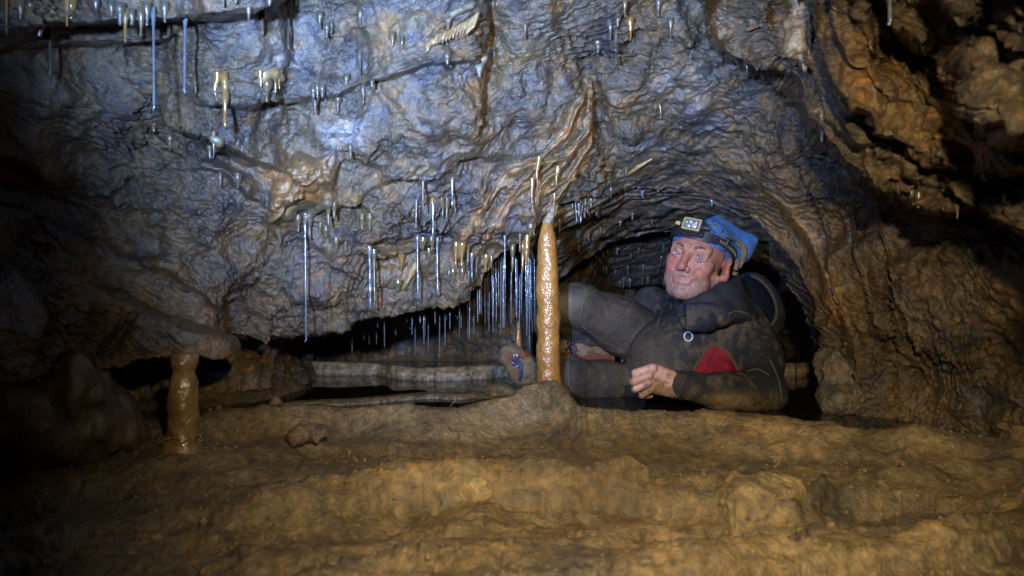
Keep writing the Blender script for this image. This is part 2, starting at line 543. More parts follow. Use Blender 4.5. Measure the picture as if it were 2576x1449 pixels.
# small rib ledges on the right-hand roof
for off, j in ((-58, .022), (62, .024), (120, .016)):
    d += edge(px, py, [(a + off * .5, b - off) for a, b in E2], j, 8, .02, 40, wb * 1.4)
# folded ribs on the right wall, running down beside the passage
for a, j in ((0, .022), (70, .02), (150, .016)):
    d += edge(px, py, [(1930 + a, 260 - a * .4), (2010 + a, 420 - a * .3), (2080 + a, 600 - a * .2), (2110 + a, 800 - a * .2), (2180 + a, 1000)], j, 8, .025, 60, wb)
# ledges on the left wall and roof
d += edge(px, py, [(-800, 70), (0, 78), (150, 62), (300, 52), (470, 38), (560, 30), (640, 20), (760, -20), (860, -80)], .085, 12, .03, 60, wb * .5)
d += edge(px, py, [(-200, 128), (0, 122), (150, 118), (300, 110), (420, 96), (470, 60)], .03, 9, .02, 50, wb * .6)
d += edge(px, py, [(480, 262), (620, 262), (760, 256), (850, 240), (920, 214), (1000, 190), (1090, 166), (1180, 160), (1260, 190)], .028, 8, .025, 60, wb * .5)
d += edge(px, py, [(400, 300), (480, 330), (545, 352), (620, 400), (700, 430), (740, 440)], .045, 8, .03, 50, wb * .4)
d += edge(px, py, [(470, 420), (560, 440), (600, 470), (640, 500), (680, 560)], .03, 8, .02, 40, wb)
d += edge(px, py, [(880, 640), (960, 650), (1010, 640), (1080, 610), (1150, 612)], .02, 7, .02, 40, wb * .5)
d += edge(px, py, [(1500, 120), (1560, 110), (1620, 78), (1700, 80), (1760, 130)], .03, 8, .02, 50, wb * .5)
d += edge(px, py, [(880, 470), (980, 455), (1060, 452), (1150, 455), (1230, 470)], .016, 7, .02, 40, wb * .5)
# the dark crease above the tongue of rock at the left: rock below it stands nearer
cr = np.array([(-700, 640), (0, 668), (130, 694), (310, 745), (420, 800), (520, 838), (600, 868)], float)
ce = np.interp(px, cr[:, 0], cr[:, 1]) + wb * .4
inl = 1 - sstep(560, 615, px)
d += -.07 * sstep(-16, 16, py - ce) * inl * (1 - .5 * sstep(120, 260, py - ce))
cr2 = np.array([(-700, 470), (0, 500), (150, 560), (330, 640), (480, 720), (600, 800)], float)
ce2 = np.interp(px, cr2[:, 0], cr2[:, 1]) + wb * .6
d += -.035 * sstep(-14, 14, py - ce2) * inl
# vertical folds of the lower left rock
for x0, y0, x1, y1, a in ((110, 740, 60, 940, .03), (215, 760, 190, 930, .03), (345, 770, 245, 900, .035)):
    dd, tt = polydist(px, py, [(x0, y0), ((x0 + x1) / 2 + 15, (y0 + y1) / 2), (x1, y1)])
    d += a * np.exp(-(dd / 24) ** 2) * inl * np.sin(np.clip(tt, 0, 1) * np.pi) ** .5
# lobe whose right edge forms the dark notch at the low lip
lob = 1 - sstep(-10, 12, px - np.interp(py, [560, 640, 700, 760, 800, 850, 900], [760, 690, 635, 600, 575, 590, 600]) - wb * .5)
d += -.05 * lob * sstep(600, 720, py) * sstep(200, 480, px)
# the glossy boss hanging in the middle of the wall, and its shoulder
BOSSP = [(752, 378), (800, 398), (845, 366), (852, 420), (838, 478), (818, 505), (778, 540), (748, 570), (712, 602), (674, 594), (648, 576), (668, 520), (690, 455), (722, 400)]
def inpoly(x, y, poly):
    ins = np.zeros(len(x), bool); j = len(poly) - 1
    for i in range(len(poly)):
        xi, yi = poly[i]; xj, yj = poly[j]
        ins ^= ((yi > y) != (yj > y)) & (x < (xj - xi) * (y - yi) / (yj - yi + 1e-9) + xi)
        j = i
    return ins
bx0, by0 = px + wobf * .7, py + wobf * .5
bd, _t = polydist(bx0, by0, BOSSP + BOSSP[:1])
bd = np.where(inpoly(bx0, by0, BOSSP), bd, -bd)
bossm = sstep(-5, 16, bd)
d -= (.045 * bossm + .03 * sstep(0, 60, bd)) * (1 + .25 * fbm(q3 * 9, 3, off=77))
boss = 1.1 * gauss(px, py, 720, 480, 75, 95, .12) + .9 * gauss(px, py, 690, 560, 52, 48) + .5 * gauss(px, py, 790, 425, 70, 60)
bs = np.clip(boss, 0, 1)
d += -.03 * bs
d += -.03 * gauss(px, py, 1160, 600, 30, 70)
# hollow scoop
d += .07 * gauss(px, py, 1070, 578, 70, 34, .35)
# broad swells
d += .06 * gauss(px, py, 1225, 130, 22, 150, .06) - .04 * gauss(px, py, 1120, 240, 120, 70, -.2) + .05 * gauss(px, py, 640, 690, 16, 150, .55) - .05 * gauss(px, py, 480, 560, 120, 90) + .045 * gauss(px, py, 930, 470, 30, 80, .3) - .05 * gauss(px, py, 880, 620, 90, 60) - .06 * gauss(px, py, 760, 720, 110, 60)
d += .05 * gauss(px, py, 560, 400, 110, 22, .45) + .04 * gauss(px, py, 1000, 620, 90, 18, -.1) - .05 * gauss(px, py, 250, 300, 160, 120) + .05 * gauss(px, py, 130, 480, 200, 30, .35)
d += -.05 * gauss(px, py, 870, 340, 90, 60) - .05 * gauss(px, py, 1180, 320, 150, 90) + .05 * gauss(px, py, 1240, 120, 40, 160) - .04 * gauss(px, py, 1780, 200, 90, 110)
d += -.05 * gauss(px, py, 2350, 780, 120, 160) + .04 * gauss(px, py, 2480, 880, 50, 140) - .04 * gauss(px, py, 2000, 480, 110, 60) + .06 * gauss(px, py, 1500, 270, 30, 200, -.3)
d += -.05 * gauss(px, py, 1600, 350, 80, 60)
# flow ribbons: raised curtains of orange calcite running down to the column
RIB = [[(1480, 200), (1486, 260), (1470, 330), (1420, 400), (1335, 413), (1297, 434), (1249, 479), (1204, 529), (1165, 585), (1150, 640)],
       [(1478, 230), (1482, 300), (1440, 380), (1410, 425), (1362, 470), (1345, 520)],
       [(1490, 250), (1490, 330), (1465, 400), (1420, 450), (1385, 480)],
       [(1470, 380), (1440, 440), (1400, 500), (1380, 530)],
       [(1400, 395), (1300, 500), (1250, 560)],
       [(1245, 0), (1228, 100), (1212, 200), (1208, 270)],
       [(1470, 215), (1420, 330), (1320, 450), (1260, 530), (1220, 590)],
       [(2130, 168), (2200, 245), (2270, 310), (2390, 365)],
       [(2090, 60), (2160, 130), (2290, 230), (2400, 330), (2480, 380)],
       [(1980, 520), (2040, 600), (2090, 720), (2105, 800)]]
flow = np.zeros(len(px)); rd = np.zeros(len(px))
jx = px + wobf * .6; jy = py + wob * .08
for i, r in enumerate(RIB):
    dd, tt = polydist(jx, jy, r)
    wdt = (8, 7, 7, 8, 6, 12, 6, 20, 24, 14)[i]
    g = np.exp(-(dd / wdt) ** 2)
    rd = np.maximum(rd, g * (.026 if i < 5 else .018)); flow = np.maximum(flow, np.exp(-(dd / (wdt * 1.5)) ** 2) * (0.8 if i not in (5,) else .5))
d -= rd
flow = np.maximum(flow, bossm * .8)
d += dfold
P = at(px, py, d).astype(f32)
nrm = grid_normals(P, NR, NU)
def blur_normals(n, nr, nc, k):
    # displacement follows the broad lie of the rock, so steep ledge faces stay clean
    G = n.reshape(nr, nc, 3)
    for ax in (0, 1):
        pw = [(0, 0)] * 3; pw[ax] = (k, k)
        C = np.cumsum(np.pad(G, pw, mode='edge'), axis=ax)
        a = [slice(None)] * 3; b = [slice(None)] * 3
        a[ax] = slice(2 * k, 2 * k + G.shape[ax]); b[ax] = slice(0, G.shape[ax])
        G = C[tuple(a)] - C[tuple(b)]
    G = G / np.maximum(np.linalg.norm(G, axis=2), 1e-9)[..., None]
    return G.reshape(-1, 3).astype(f32)
nrm = blur_normals(nrm, NR, NU, 14)
if (nrm[:, 1].mean()) > 0: nrm = -nrm
# strata run round the arch on the right and down to the right on the left
r_ = np.hypot(px - 1760, (py - 1080)); th = np.arctan2(py - 1080, px - 1760)
wl = 1 - sstep(420, 900, px)
s_ = (r_ * (1 - wl) + (1500 - (py - .42 * px)) * wl)
t_ = (th * 700) * (1 - wl) + (px + .4 * py) * wl
w1 = fbm(q3 * .8, 3, off=1.7) * 90 + fbm(q3 * 3, 3, off=5.7) * 26
s1 = s_ + w1
st = np.stack([s1 / 34, t_ / 190, np.zeros_like(s1)], -1)
big = fbm(P * 3.5, 4, off=2.0)
med = fbm(P * 11, 4, off=4.0)
lay = saw(s1 / 21 + 1.3 * fbm(st * .7, 3, off=9) + .8 * big, .12)
lay2 = saw(s1 / 9.5 + 2.0 * fbm(st * 1.3, 3, off=19) + .8 * med, .14)
amp = np.clip(.35 + 1.9 * fbm(q3 * 1.3, 3, off=21), .0, 1)
smm = .25 + .9 * sstep(-.25, .3, fbm(P * 3.6, 3, off=27)); fac = ridged(P * 3.0, 3, .45, off=23); fac2 = ridged(P * np.array([13, 13, 19], f32), 3, .55, off=24)
wr = ridged(np.stack([s1 / 26, t_ / 70, big], -1), 3, off=12)
fine = fbm(P * 60, 3, .65, off=6)
crk = np.abs(fbm(np.stack([s1 / 70, t_ / 150, big], -1), 3, off=44)); crk = np.exp(-(crk / .035) ** 2) * np.clip(.3 + 1.5 * fbm(q3 * 1.1, 2, off=47), 0, 1)
crk2 = np.abs(fbm(P * 6, 3, off=48)); crk2 = np.exp(-(crk2 / .03) ** 2) * np.clip(1.6 * fbm(P * 3, 2, off=49), 0, 1)
lum = fbm(np.stack([s1 / 10, t_ / 24, big * .5], -1), 3, .6, off=15)
soft = 1 - .75 * np.clip(flow, 0, 1)
inframe = 1.0
rowf = np.repeat(np.concatenate([np.linspace(0, 1, NV), np.ones(NF)]), NU)
lipw = (1 - .8 * sstep(.72, .97, rowf) * sstep(1330, 1400, px) * (1 - sstep(2060, 2120, px))).astype(f32)
roofm = sstep(-10, 30, np.interp(px, [a for a, b in E1], [b for a, b in E1]) + wb * 1.3 - py) * sstep(1760, 1860, px)
smm = np.maximum(smm, roofm * 1.3)
ang = ridged(P * np.array([17, 17, 23], f32), 2, .5, off=95)
disp = .010 * (ang - 1) * roofm.astype(f32) + lipw * (.046 * big + .020 * med + .034 * (fac - 1)) + soft * smm.astype(f32) * (.014 * (fac2 - 1) + .013 * (lay - .5) * amp + .0045 * (lay2 - .5) * amp + .004 * (wr - 1) * amp + .0050 * lum + .0036 * fine - .019 * crk - .014 * crk2)
P = P + nrm * disp[:, None].astype(f32) * np.clip(d / 1.4, .6, 1.2)[:, None].astype(f32)
# colours of the rock itself
n1 = fbm(P * 2.4, 3, off=31); n2 = fbm(P * 8, 4, off=33); n3 = fbm(P * 26, 3, off=35); n4 = fbm(np.stack([s1 / 60, t_ / 220, n1], -1), 3, off=40)
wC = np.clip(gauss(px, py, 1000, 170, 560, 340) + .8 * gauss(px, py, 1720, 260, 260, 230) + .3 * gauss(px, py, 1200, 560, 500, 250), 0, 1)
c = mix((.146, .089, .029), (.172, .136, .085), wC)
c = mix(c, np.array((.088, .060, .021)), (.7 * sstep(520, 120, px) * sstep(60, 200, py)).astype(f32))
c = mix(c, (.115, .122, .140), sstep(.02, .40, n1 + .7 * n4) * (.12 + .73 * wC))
c = mix(c, (.245, .156, .052), sstep(.05, .38, n2 + .35 * n4) * .8)
c = mix(c, (.040, .040, .048), sstep(.10, .45, -n2 + .45 * n3) * .75)
c = mix(c, (.150, .085, .045), sstep(.25, .6, n3 + n1) * .25)
wh = np.zeros(len(px))
for x, y, rx, ry, a in ((870, 335, 55, 34, .9), (845, 380, 22, 40, .7), (730, 135, 90, 60, .5), (780, 70, 80, 35, .4), (1170, 185, 25, 22, .5), (1770, 210, 40, 70, .5), (1680, 200, 40, 40, .3), (1650, 380, 50, 20, .45),
                        (1080, 560, 40, 16, .45), (700, 45, 70, 30, .35), (1880, 70, 60, 40, .3), (640, 170, 50, 40, .35), (2080, 330, 50, 40, .15)):
    wh = np.maximum(wh, a * gauss(px + wob * .6, py + wobf * 1.5, x, y, rx, ry))
c = mix(c, (.46, .44, .42), np.clip(wh + .35 * sstep(.4, .75, n2 * .8 + n4 * .6) * wC, 0, .85))
roofR = sstep(-20, 60, np.interp(px, [a for a, b in E1], [b for a, b in E1]) - py) * sstep(1760, 1860, px)
c = mix(c, (.275, .195, .100), roofR * .65 * (0.6 + .4 * sstep(-.3, .3, n2)))
am = mix((.34, .175, .045), (.45, .26, .09), sstep(-.3, .3, n3))
c = c * (1 - .85 * np.clip(flow, 0, 1)[:, None]) + am * .85 * np.clip(flow, 0, 1)[:, None]
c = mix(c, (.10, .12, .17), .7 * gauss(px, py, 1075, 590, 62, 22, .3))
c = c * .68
Q = grid_quads(NR, NU)
glo = np.clip(.85 * flow + .5 * wh + .8 * (1 - smm / 1.15), 0, 1)
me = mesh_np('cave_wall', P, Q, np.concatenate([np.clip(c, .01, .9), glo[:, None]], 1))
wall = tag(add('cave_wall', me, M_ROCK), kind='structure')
WALL_P = P; WALL_Q = Q

def tree_of(P, Q):
    return BVHTree.FromPolygons([tuple(v) for v in P.tolist()], Q.tolist(), all_triangles=False)
# a thinned copy of the wall is enough to find where things hang from it
ii = np.arange(NR * NU).reshape(NR, NU)[::3, ::3]
sub = P[ii.ravel()]
TREE = tree_of(sub, grid_quads(*ii.shape))
CAM = Vector((0, 0, CAMZ))
def hit(px_, py_, tree=None):
    v = Vector(pt(px_, py_, 1.0)) - CAM
    v.normalize()
    h = (tree or TREE).ray_cast(CAM, v)
    return h[0], h[1]

def simple_sheet(name, T, L, nu, nv, ctrl, mat, col1, col2, col3, amp=1.0, seed=0, centre=(1760, 1080), fold=0, upright=False):
    gx, gy, _ = fan_grid(T, L, nu, nv)
    dpl = np.zeros((nv, nu))
    if fold:
        a, b, e = [], [], []
        for k in range(1, fold + 1):
            q = k / fold
            a.append(gx[-1] + (gx[int(nv * .6)] - gx[-1]) * .5 * q); b.append(gy[-1] + (gy[int(nv * .6)] - gy[-1]) * .5 * q); e.append(np.full(nu, .5 * q * q + .02 * q))
        gx = np.concatenate([gx, a]); gy = np.concatenate([gy, b]); dpl = np.concatenate([dpl, e])
    nr = gx.shape[0]
    px, py = gx.ravel(), gy.ravel()
    d = rbf_depth(ctrl)(px, py) + dpl.ravel()
    P = at(px, py, d).astype(f32)
    nm = grid_normals(P, nr, nu)
    if nm[:, 1].mean() > 0: nm = -nm
    r_ = np.hypot(px - centre[0], py - centre[1]); th = np.arctan2(py - centre[1], px - centre[0]) * 600
    q3 = np.stack([px / 200, py / 200, 0 * px + seed], -1)
    if upright: r_, th = px * 1.0, py * 1.0
    s1 = r_ + 50 * fbm(q3, 3, off=seed)
    big = fbm(P * 5, 4, off=seed + 2.)
    lay = saw(s1 / 17 + 1.2 * fbm(np.stack([s1 / 30, th / 150, 0 * s1], -1), 3, off=seed + 3.))
    lum = fbm(np.stack([s1 / 12, th / 40, big], -1), 3, off=seed + 4.)
    disp = amp * (.030 * big + .010 * (lay - .5) + .008 * lum)
    if upright: disp = disp + .05 * np.abs(fbm(np.stack([px / 60, py / 400, 0 * px], -1), 3, off=seed)) + .03 * fbm(np.stack([px / 120, py / 200, 0 * px], -1), 2, off=seed + 5)
    P = P + nm * disp[:, None].astype(f32)
    n2 = fbm(P * 9, 4, off=seed + 6.); n3 = fbm(P * 25, 3, off=seed + 7.)
    c = mix(col1, col2, sstep(-.25, .35, n2))
    c = mix(c, col3, sstep(.1, .5, n3 - n2 * .4) * .7)
    me = mesh_np(name, P, grid_quads(nr, nu), np.clip(c, .01, .9))
    o = tag(add(name, me, mat), kind='structure')
    return o, P, (nr, nu)

# ---- roof of the passage behind the arch
o_pass, P_pass, n_pass = simple_sheet('passage_ceiling',
    [(1310, 620), (1345, 560), (1395, 508), (1480, 476), (1600, 460), (1750, 466), (1885, 512), (2000, 628), (2060, 750), (2090, 880), (2100, 1060)],
    [(1390, 760), (1405, 705), (1430, 680), (1480, 642), (1545, 606), (1640, 584), (1750, 584), (1850, 612), (1947, 676), (2005, 740), (2066, 900)],
    440, 130, [(1345, 560, 1.83), (1400, 505, 1.82), (1480, 476, 1.86), (1600, 460, 1.95), (1750, 466, 2.0), (1885, 512, 1.97), (2000, 628, 1.90), (2060, 750, 1.84), (2095, 1000, 1.78),
               (1430, 680, 2.55), (1545, 606, 2.6), (1640, 584, 2.6), (1750, 584, 2.55), (1850, 612, 2.45), (1947, 676, 2.2), (2005, 740, 2.05), (2066, 880, 1.92), (1500, 560, 2.15), (1650, 520, 2.2), (1850, 560, 2.15)],
    M_PASS, (.130, .102, .072), (.205, .155, .095), (.15, .155, .17), 0.8, 50, fold=8)
o_deep, P_deep, n_deep = simple_sheet('passage_ceiling_deep',
    [(1300, 760), (1380, 690), (1440, 640), (1545, 575), (1640, 555), (1750, 555), (1860, 580), (1980, 680), (2040, 760), (2100, 960)],
    [(1300, 800), (1400, 745), (1480, 728), (1560, 722), (1640, 716), (1720, 716), (1800, 740), (1850, 800), (1870, 860), (1900, 960)],
    360, 90, [(1340, 720, 2.6), (1440, 640, 2.7), (1640, 555, 2.75), (1860, 580, 2.65), (2040, 760, 2.5), (2100, 960, 2.4),
              (1400, 745, 3.3), (1560, 722, 3.5), (1720, 716, 3.6), (1850, 800, 3.8), (1900, 960, 3.6)],
    M_PASS, (.09, .075, .06), (.14, .11, .08), (.10, .11, .14), 1.0, 80, fold=6)
o_back, P_back, n_back = simple_sheet('chamber_back_wall',
    [(300, 640), (700, 600), (1000, 580), (1300, 560), (1500, 560), (2150, 600), (2400, 700)],
    [(300, 1010), (600, 990), (900, 968), (1200, 962), (1500, 965), (2150, 985), (2400, 1020)],
    480, 120, [(300, 640, 1.9), (300, 1000, 1.75), (560, 850, 1.92), (580, 980, 1.84), (680, 870, 2.10), (700, 970, 1.98), (780, 900, 2.45), (790, 955, 2.32), (900, 650, 2.75), (900, 950, 2.70), (1150, 940, 2.9), (1150, 700, 2.6), (1400, 650, 2.8), (1400, 950, 3.0),
               (1700, 700, 4.2), (1700, 960, 4.2), (2150, 800, 3.6), (2150, 980, 3.2), (2400, 800, 2.6)],
    M_PASS, (.11, .075, .042), (.16, .11, .062), (.20, .115, .05), 1.0, 110, upright=True)

# ---- floor: mud-covered rimstone steps rising away from the lens to the pool
def crest(z, pts):
    a = np.array(pts, float)
    return a[:, 0], (CAMZ - z) * F / (a[:, 1] - CY)
xA, yA = crest(.026, [(-900, 1075), (0, 1075), (300, 1062), (500, 1046), (560, 1034), (700, 1024), (900, 1022), (1000, 1026), (1150, 1028), (1290, 1016), (1380, 1008), (1480, 1040), (1600, 1043), (1750, 1048), (1980, 1062), (2200, 1080), (2576, 1105), (3400, 1160)])
xB, yB = crest(-.002, [(-900, 1260), (0, 1250), (400, 1215), (700, 1200), (900, 1186), (1000, 1170), (1300, 1158), (1600, 1162), (1800, 1168), (1850, 1190), (2000, 1190), (2080, 1150), (2200, 1128), (2576, 1140), (3400, 1180)])
xC, yC = crest(-.035, [(-900, 1360), (0, 1350), (500, 1352), (900, 1396), (1300, 1390), (1700, 1384), (2000, 1368), (2300, 1330), (2576, 1296), (3400, 1250)])
nu, nd = 820, 370
pxg = np.interp(np.linspace(0, 1, nu), [0, .06, .94, 1], [-1100, -120, 2700, 3700])
inv = np.linspace(1 / .34, 1 / 3.6, nd)
PX, INV = np.meshgrid(pxg, inv)
PX = PX.ravel(); Y = 1 / INV.ravel(); X = (PX - CX) / F * Y
w2 = fbm(np.stack([X * 5, Y * 5, 0 * X], -1), 4, off=60); w3 = fbm(np.stack([X * 16, Y * 16, 0 * X], -1), 4, off=62)
ws = fbm(np.stack([X * 3.2, Y * 3.2, 0 * X], -1), 2, off=60)
ya = np.interp(PX, xA, yA) + .012 * ws; yb = np.interp(PX, xB, yB) + .09 * ws; yc = np.interp(PX, xC, yC) + .08 * ws
kn = [(Y * 0 + .1, -.17), (yc - .22, -.15), (yc - .05, -.085), (yc - .012, -.042), (yc + .02, -.030), (yc + .07, -.055), (yb - .10, -.092), (yb - .045, -.070), (yb - .018, -.014), (yb + .01, .002), (yb + .05, -.026),
      (ya - .16, -.050), (ya - .075, -.032), (ya - .030, -.006), (ya - .004, .022), (ya + .02, .027), (ya + .045, .020), (ya + .085, -.006), (ya + .2, -.045), (Y * 0 + 4.5, -.06)]
Z = np.full(len(Y), -.17)
for (y0, z0), (y1, z1) in zip(kn[:-1], kn[1:]):
    m = (Y >= y0) & (Y < y1)
    t = np.clip((Y - y0) / np.maximum(y1 - y0, 1e-4), 0, 1); t = t * t * (3 - 2 * t)
    Z = np.where(m, z0 + (z1 - z0) * t, Z)
Zs = np.interp(Y, [.1, .6, .85, 1.05, 1.25, 1.40], [-.17, -.15, -.085, -.055, -.030, -.018])
wsm = np.clip(.75 * sstep(1000, 500, PX) + .55 * sstep(.05, .4, fbm(np.stack([X * 2.6, Y * 2.2, 0 * X], -1), 2, off=64)), 0, .85) * (1 - sstep(ya - .10, ya - .04, Y))
Z = Z * (1 - wsm) + Zs * wsm
shore = 1 - sstep(ya - .01, ya + .12, Y) * .75
lump = fbm(np.stack([X * 9, Y * 9, Z * 3], -1), 5, off=65)
lump2 = fbm(np.stack([X * 30, Y * 24, Z * 30], -1), 4, off=66)
rdg = ridged(np.stack([X * 7, Y * 12, Z * 7], -1), 4, off=67)
Z = Z + shore * (.020 * w2 + .010 * lump + .020 * ws)
# mud collar under the column, banks, mounds beside the pool
def mound(x, y, rx, ry, h):
    return h * np.exp(-((X - x) / rx) ** 2 - ((Y - y) / ry) ** 2)
cp = pt(1380, 975, 1.70)
Z += mound(pt(459, 1130, 1.30)[0], 1.30, .13, .10, .024)
Z += mound(cp[0], cp[1], .085, .085, .036) + mound(cp[0] + .02, cp[1] - .1, .12, .07, .015)
Z += mound(pt(1260, 970, 1.95)[0], 1.97, .10, .07, .075) + mound(pt(1180, 985, 1.85)[0], 1.86, .14, .045, .045)
Z += mound(pt(640, 975, 2.0)[0] - .05, 2.05, .18, .22, .12) + mound(pt(300, 1050, 1.7)[0], 1.75, .35, .2, .05)
Z += mound(pt(2080, 1020, 1.75)[0] + .06, 1.75, .10, .12, .06)
Z += mound(pt(1930, 1040, 1.64)[0], 1.645, .17, .04, .018)
Z -= mound(pt(1640, 1020, 1.72)[0], 1.72, .12, .055, .06) + mound(pt(2020, 1020, 1.74)[0], 1.76, .04, .06, .05)
Z += mound(pt(1100, 960, 2.9)[0], 3.1, 1.2, .35, .10)
P = np.stack([X, Y, Z], -1).astype(f32)
nf = grid_normals(P, nd, nu)
if nf[:, 2].mean() < 0: nf = -nf
nf = blur_normals(nf, nd, nu, 6)
fr_ = ridged(P * np.array([4.5, 10, 12], f32), 3, .5, off=67); fl_ = fbm(P * np.array([13, 26, 30], f32), 4, .58, off=66); fg = fbm(P * np.array([60, 85, 85], f32), 3, .6, off=68)
fcr = np.abs(fbm(P * np.array([6, 8, 8], f32), 3, off=85)); fcr = np.exp(-(fcr / .03) ** 2) * np.clip(1.8 * fbm(P * 4, 2, off=86), 0, 1)
pit = sstep(.30, .55, fbm(P * 30, 3, off=69))
rgh = .45 + .8 * sstep(-.1, .3, fbm(P * 4, 3, off=70))
P = P + nf * (shore * (.015 * (fr_ - 1.2) + rgh * (.0085 * fl_ + .0030 * fg) - .010 * pit - .012 * fcr)).astype(f32)[:, None]
n2 = fbm(P * 9, 4, off=71); n3 = fbm(P * 30, 3, off=72)
c = mix((.155, .103, .040), (.245, .172, .074), sstep(-.3, .35, n2))
c = mix(c, (.130, .090, .045), sstep(.05, .5, n3 - n2 * .3) * .7)
c = mix(c, (.36, .26, .12), sstep(.2, .55, n3 + n2 * .5) * .55)
c = mix(c, (.110, .088, .055), sstep(.05, .4, fbm(P * np.array([3, 7, 7], f32), 4, off=75)) * .75)
c = mix(c, (.34, .225, .09), sstep(.15, .45, fbm(P * np.array([5, 9, 9], f32), 4, off=76)) * .6)
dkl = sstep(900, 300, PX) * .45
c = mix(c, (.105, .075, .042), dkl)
wetm = np.clip(.9 - rgh * .75, 0, 1)
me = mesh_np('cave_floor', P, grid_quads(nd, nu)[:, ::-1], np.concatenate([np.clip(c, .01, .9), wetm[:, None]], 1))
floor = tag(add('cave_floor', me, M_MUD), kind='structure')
FX, FY, FZ = P[:, 0].reshape(nd, nu), P[:, 1].reshape(nd, nu), P[:, 2].reshape(nd, nu)
def floor_z(x, y):
    u = x / y * F + CX
    i = np.clip((1 / y - inv[0]) / (inv[1] - inv[0]), 0, nd - 1); j = np.interp(u, pxg, np.arange(nu))
    return float(FZ[int(round(i)), int(round(j))])

# ---- pool
yy = np.linspace(0, 1, 30); xx = np.linspace(-1.6, 1.8, 40)
XX, YY = np.meshgrid(xx, yy)
yn = np.interp(XX / 1.65 * F + CX, xA, yA) + .03
YY = yn + (4.2 - yn) * YY
pool = mesh_np('pool_water', np.stack([XX, YY, 0 * XX], -1).reshape(-1, 3), grid_quads(30, 40)[:, ::-1])
tag(add('pool_water', pool, M_WATER), kind='structure')

# ------------------------------------------------------------------ hanging formations
def hang_mesh(length, r, kind, seed, seg=9):
    rr = random.Random(seed)
    prof = []
    n = max(8, min(26, int(length / .006)))
    flare = {'straw': 1.2, 'stub': 2.3, 'taper': 1.25, 'fang': 2.4}[kind] * rr.uniform(.7, 1.4) * (.35 if r > .0065 else 1)
    top = .012
    for i in range(n + 1):
        t = i / n
        z = top - t * (length + top)
        dn = max(0, -z)
        if kind == 'straw':
            q = r * (1 + flare * math.exp(-dn / (.010 + .02 * length)) + .10 * math.sin(dn * 190 + seed))
        elif kind == 'stub':
            q = r * (.80 + flare * math.exp(-dn / (.006 + .16 * length)) + .08 * math.sin(dn * 260 + seed))
        elif kind == 'taper':
            q = r * (.5 + .5 * math.sin(min(1, t / .22) * 1.57)) * ((1 - t) ** .75 * .86 + .18) * (1 + .10 * math.sin(dn * 150 + seed))
        else:
            q = r * ((1 - t) ** .9 * .85 + .18) * (1 + flare * .32 * math.exp(-dn / .010))
        prof.append((z, q))
    zb = -length
    rl = prof[-1][1]
    prof += [(zb - rl * .45, rl * .85), (zb - rl * .8, rl * .45), (zb - rl * .95, .0002)]
    bend = rr.uniform(-1, 1) * {'fang': .9, 'stub': .5}.get(kind, .12) * r
    lean = rr.uniform(-.02, .02)
    def path(z):
        t = max(0, -z) / max(length, 1e-3)
        return (lean * -z + bend * math.sin(t * 3.0), 0.0)
    V, Qd = lathe(prof, seg, wob=r * .5 if kind != 'straw' else r * .1, seed=seed % 97, path=path)
    return mesh_np('hanging', V, Qd)
MATS = {'g': M_STRAW, 'd': M_STRAWD, 'a': M_AMBER, 'o': M_OLIVE}
_hs = [0]
ALL_HANG = []
def hang(px, top, bot, w, kind, mat, name, label, group=None, depth=None, push=0.0):
    _hs[0] += 1
    h = None
    if depth is None:
        p, n = hit(px, top)
        if p is None: return None
        p = Vector(p) + Vector((0, -.004 - push, 0)); dd = p.y
        length = (bot - top) / F * dd
    else:
        dd = depth
        b = pt(px, bot, dd)
        u = TREE.ray_cast(Vector(b), Vector((0, 0, 1)))
        ztop = pt(px, top, dd)[2] + .02
        if u[0] is not None and u[0].z < ztop + .25: ztop = u[0].z
        p = Vector((b[0], b[1], ztop)); length = ztop - b[2]
    r = w / 2 / F * dd * {'stub': .8, 'straw': .78}.get(kind, .9) * random.uniform(.85, 1.1)
    me = hang_mesh(length, r, kind, _hs[0] * 13)
    o = add(name, me, MATS[mat], loc=p)
    tag(o, label, 'stalactite' if name != 'soda_straw' else 'straw', group)
    ALL_HANG.append(o)
    if kind == 'straw' and w >= 6 and length > .06:
        V, Qd = lathe([(r * .3, .0003), (0, r * .75), (-r * .8, r * 1.0), (-r * 1.5, r * .7), (-r * 1.9, .0002)], 8)
        c = add('water_drop', mesh_np('water_drop', V, Qd), M_STRAW, o, (random.uniform(-1, 1) * .0003, 0, -length - r * .5))
    return o

ST, SS = 'stalactite', 'soda_straw'
# single ones that can be told apart
hang(389, 40, 274, 7.5, 'straw', 'g', SS, 'longest clear straw hanging from the roof ledge in the upper left')
hang(469, 44, 230, 7.5, 'straw', 'g', SS, 'clear straw with an orange root, right of the longest roof straw')
hang(728, 8, 120, 6.5, 'straw', 'd', SS, 'straw at the top edge, amber above and clear below')
hang(769, 550, 856, 6.5, 'straw', 'g', SS, 'very long clear straw beside the glossy boss reaching almost to the pool')
hang(931, 634, 767, 7, 'straw', 'g', SS, 'white straw paired closely with an amber one above the low lip')
hang(942, 640, 760, 9, 'straw', 'o', SS, 'thick amber straw paired closely with a white one above the low lip')
hang(1051, 606, 747, 6.5, 'straw', 'g', SS, 'clear straw hanging from the left rim of the dark scoop')
hang(1100, 606, 737, 5.5, 'straw', 'g', SS, 'thinner clear straw hanging from the right rim of the dark scoop')
hang(1065, 458, 524, 6.5, 'straw', 'o', SS, 'short amber straw left of the olive fangs in mid wall')
hang(1138, 456, 517, 6.5, 'straw', 'g', SS, 'short white straw right of the olive fangs in mid wall')
hang(1048, 516, 575, 6, 'straw', 'd', SS, 'straw hanging in front of the left half of the dark scoop')
hang(1090, 526, 592, 6, 'straw', 'g', SS, 'straw hanging in front of the right half of the dark scoop')
hang(1270, 594, 704, 5.5, 'straw', 'g', SS, 'slender straw, amber at its root, left of the orange stalactites')
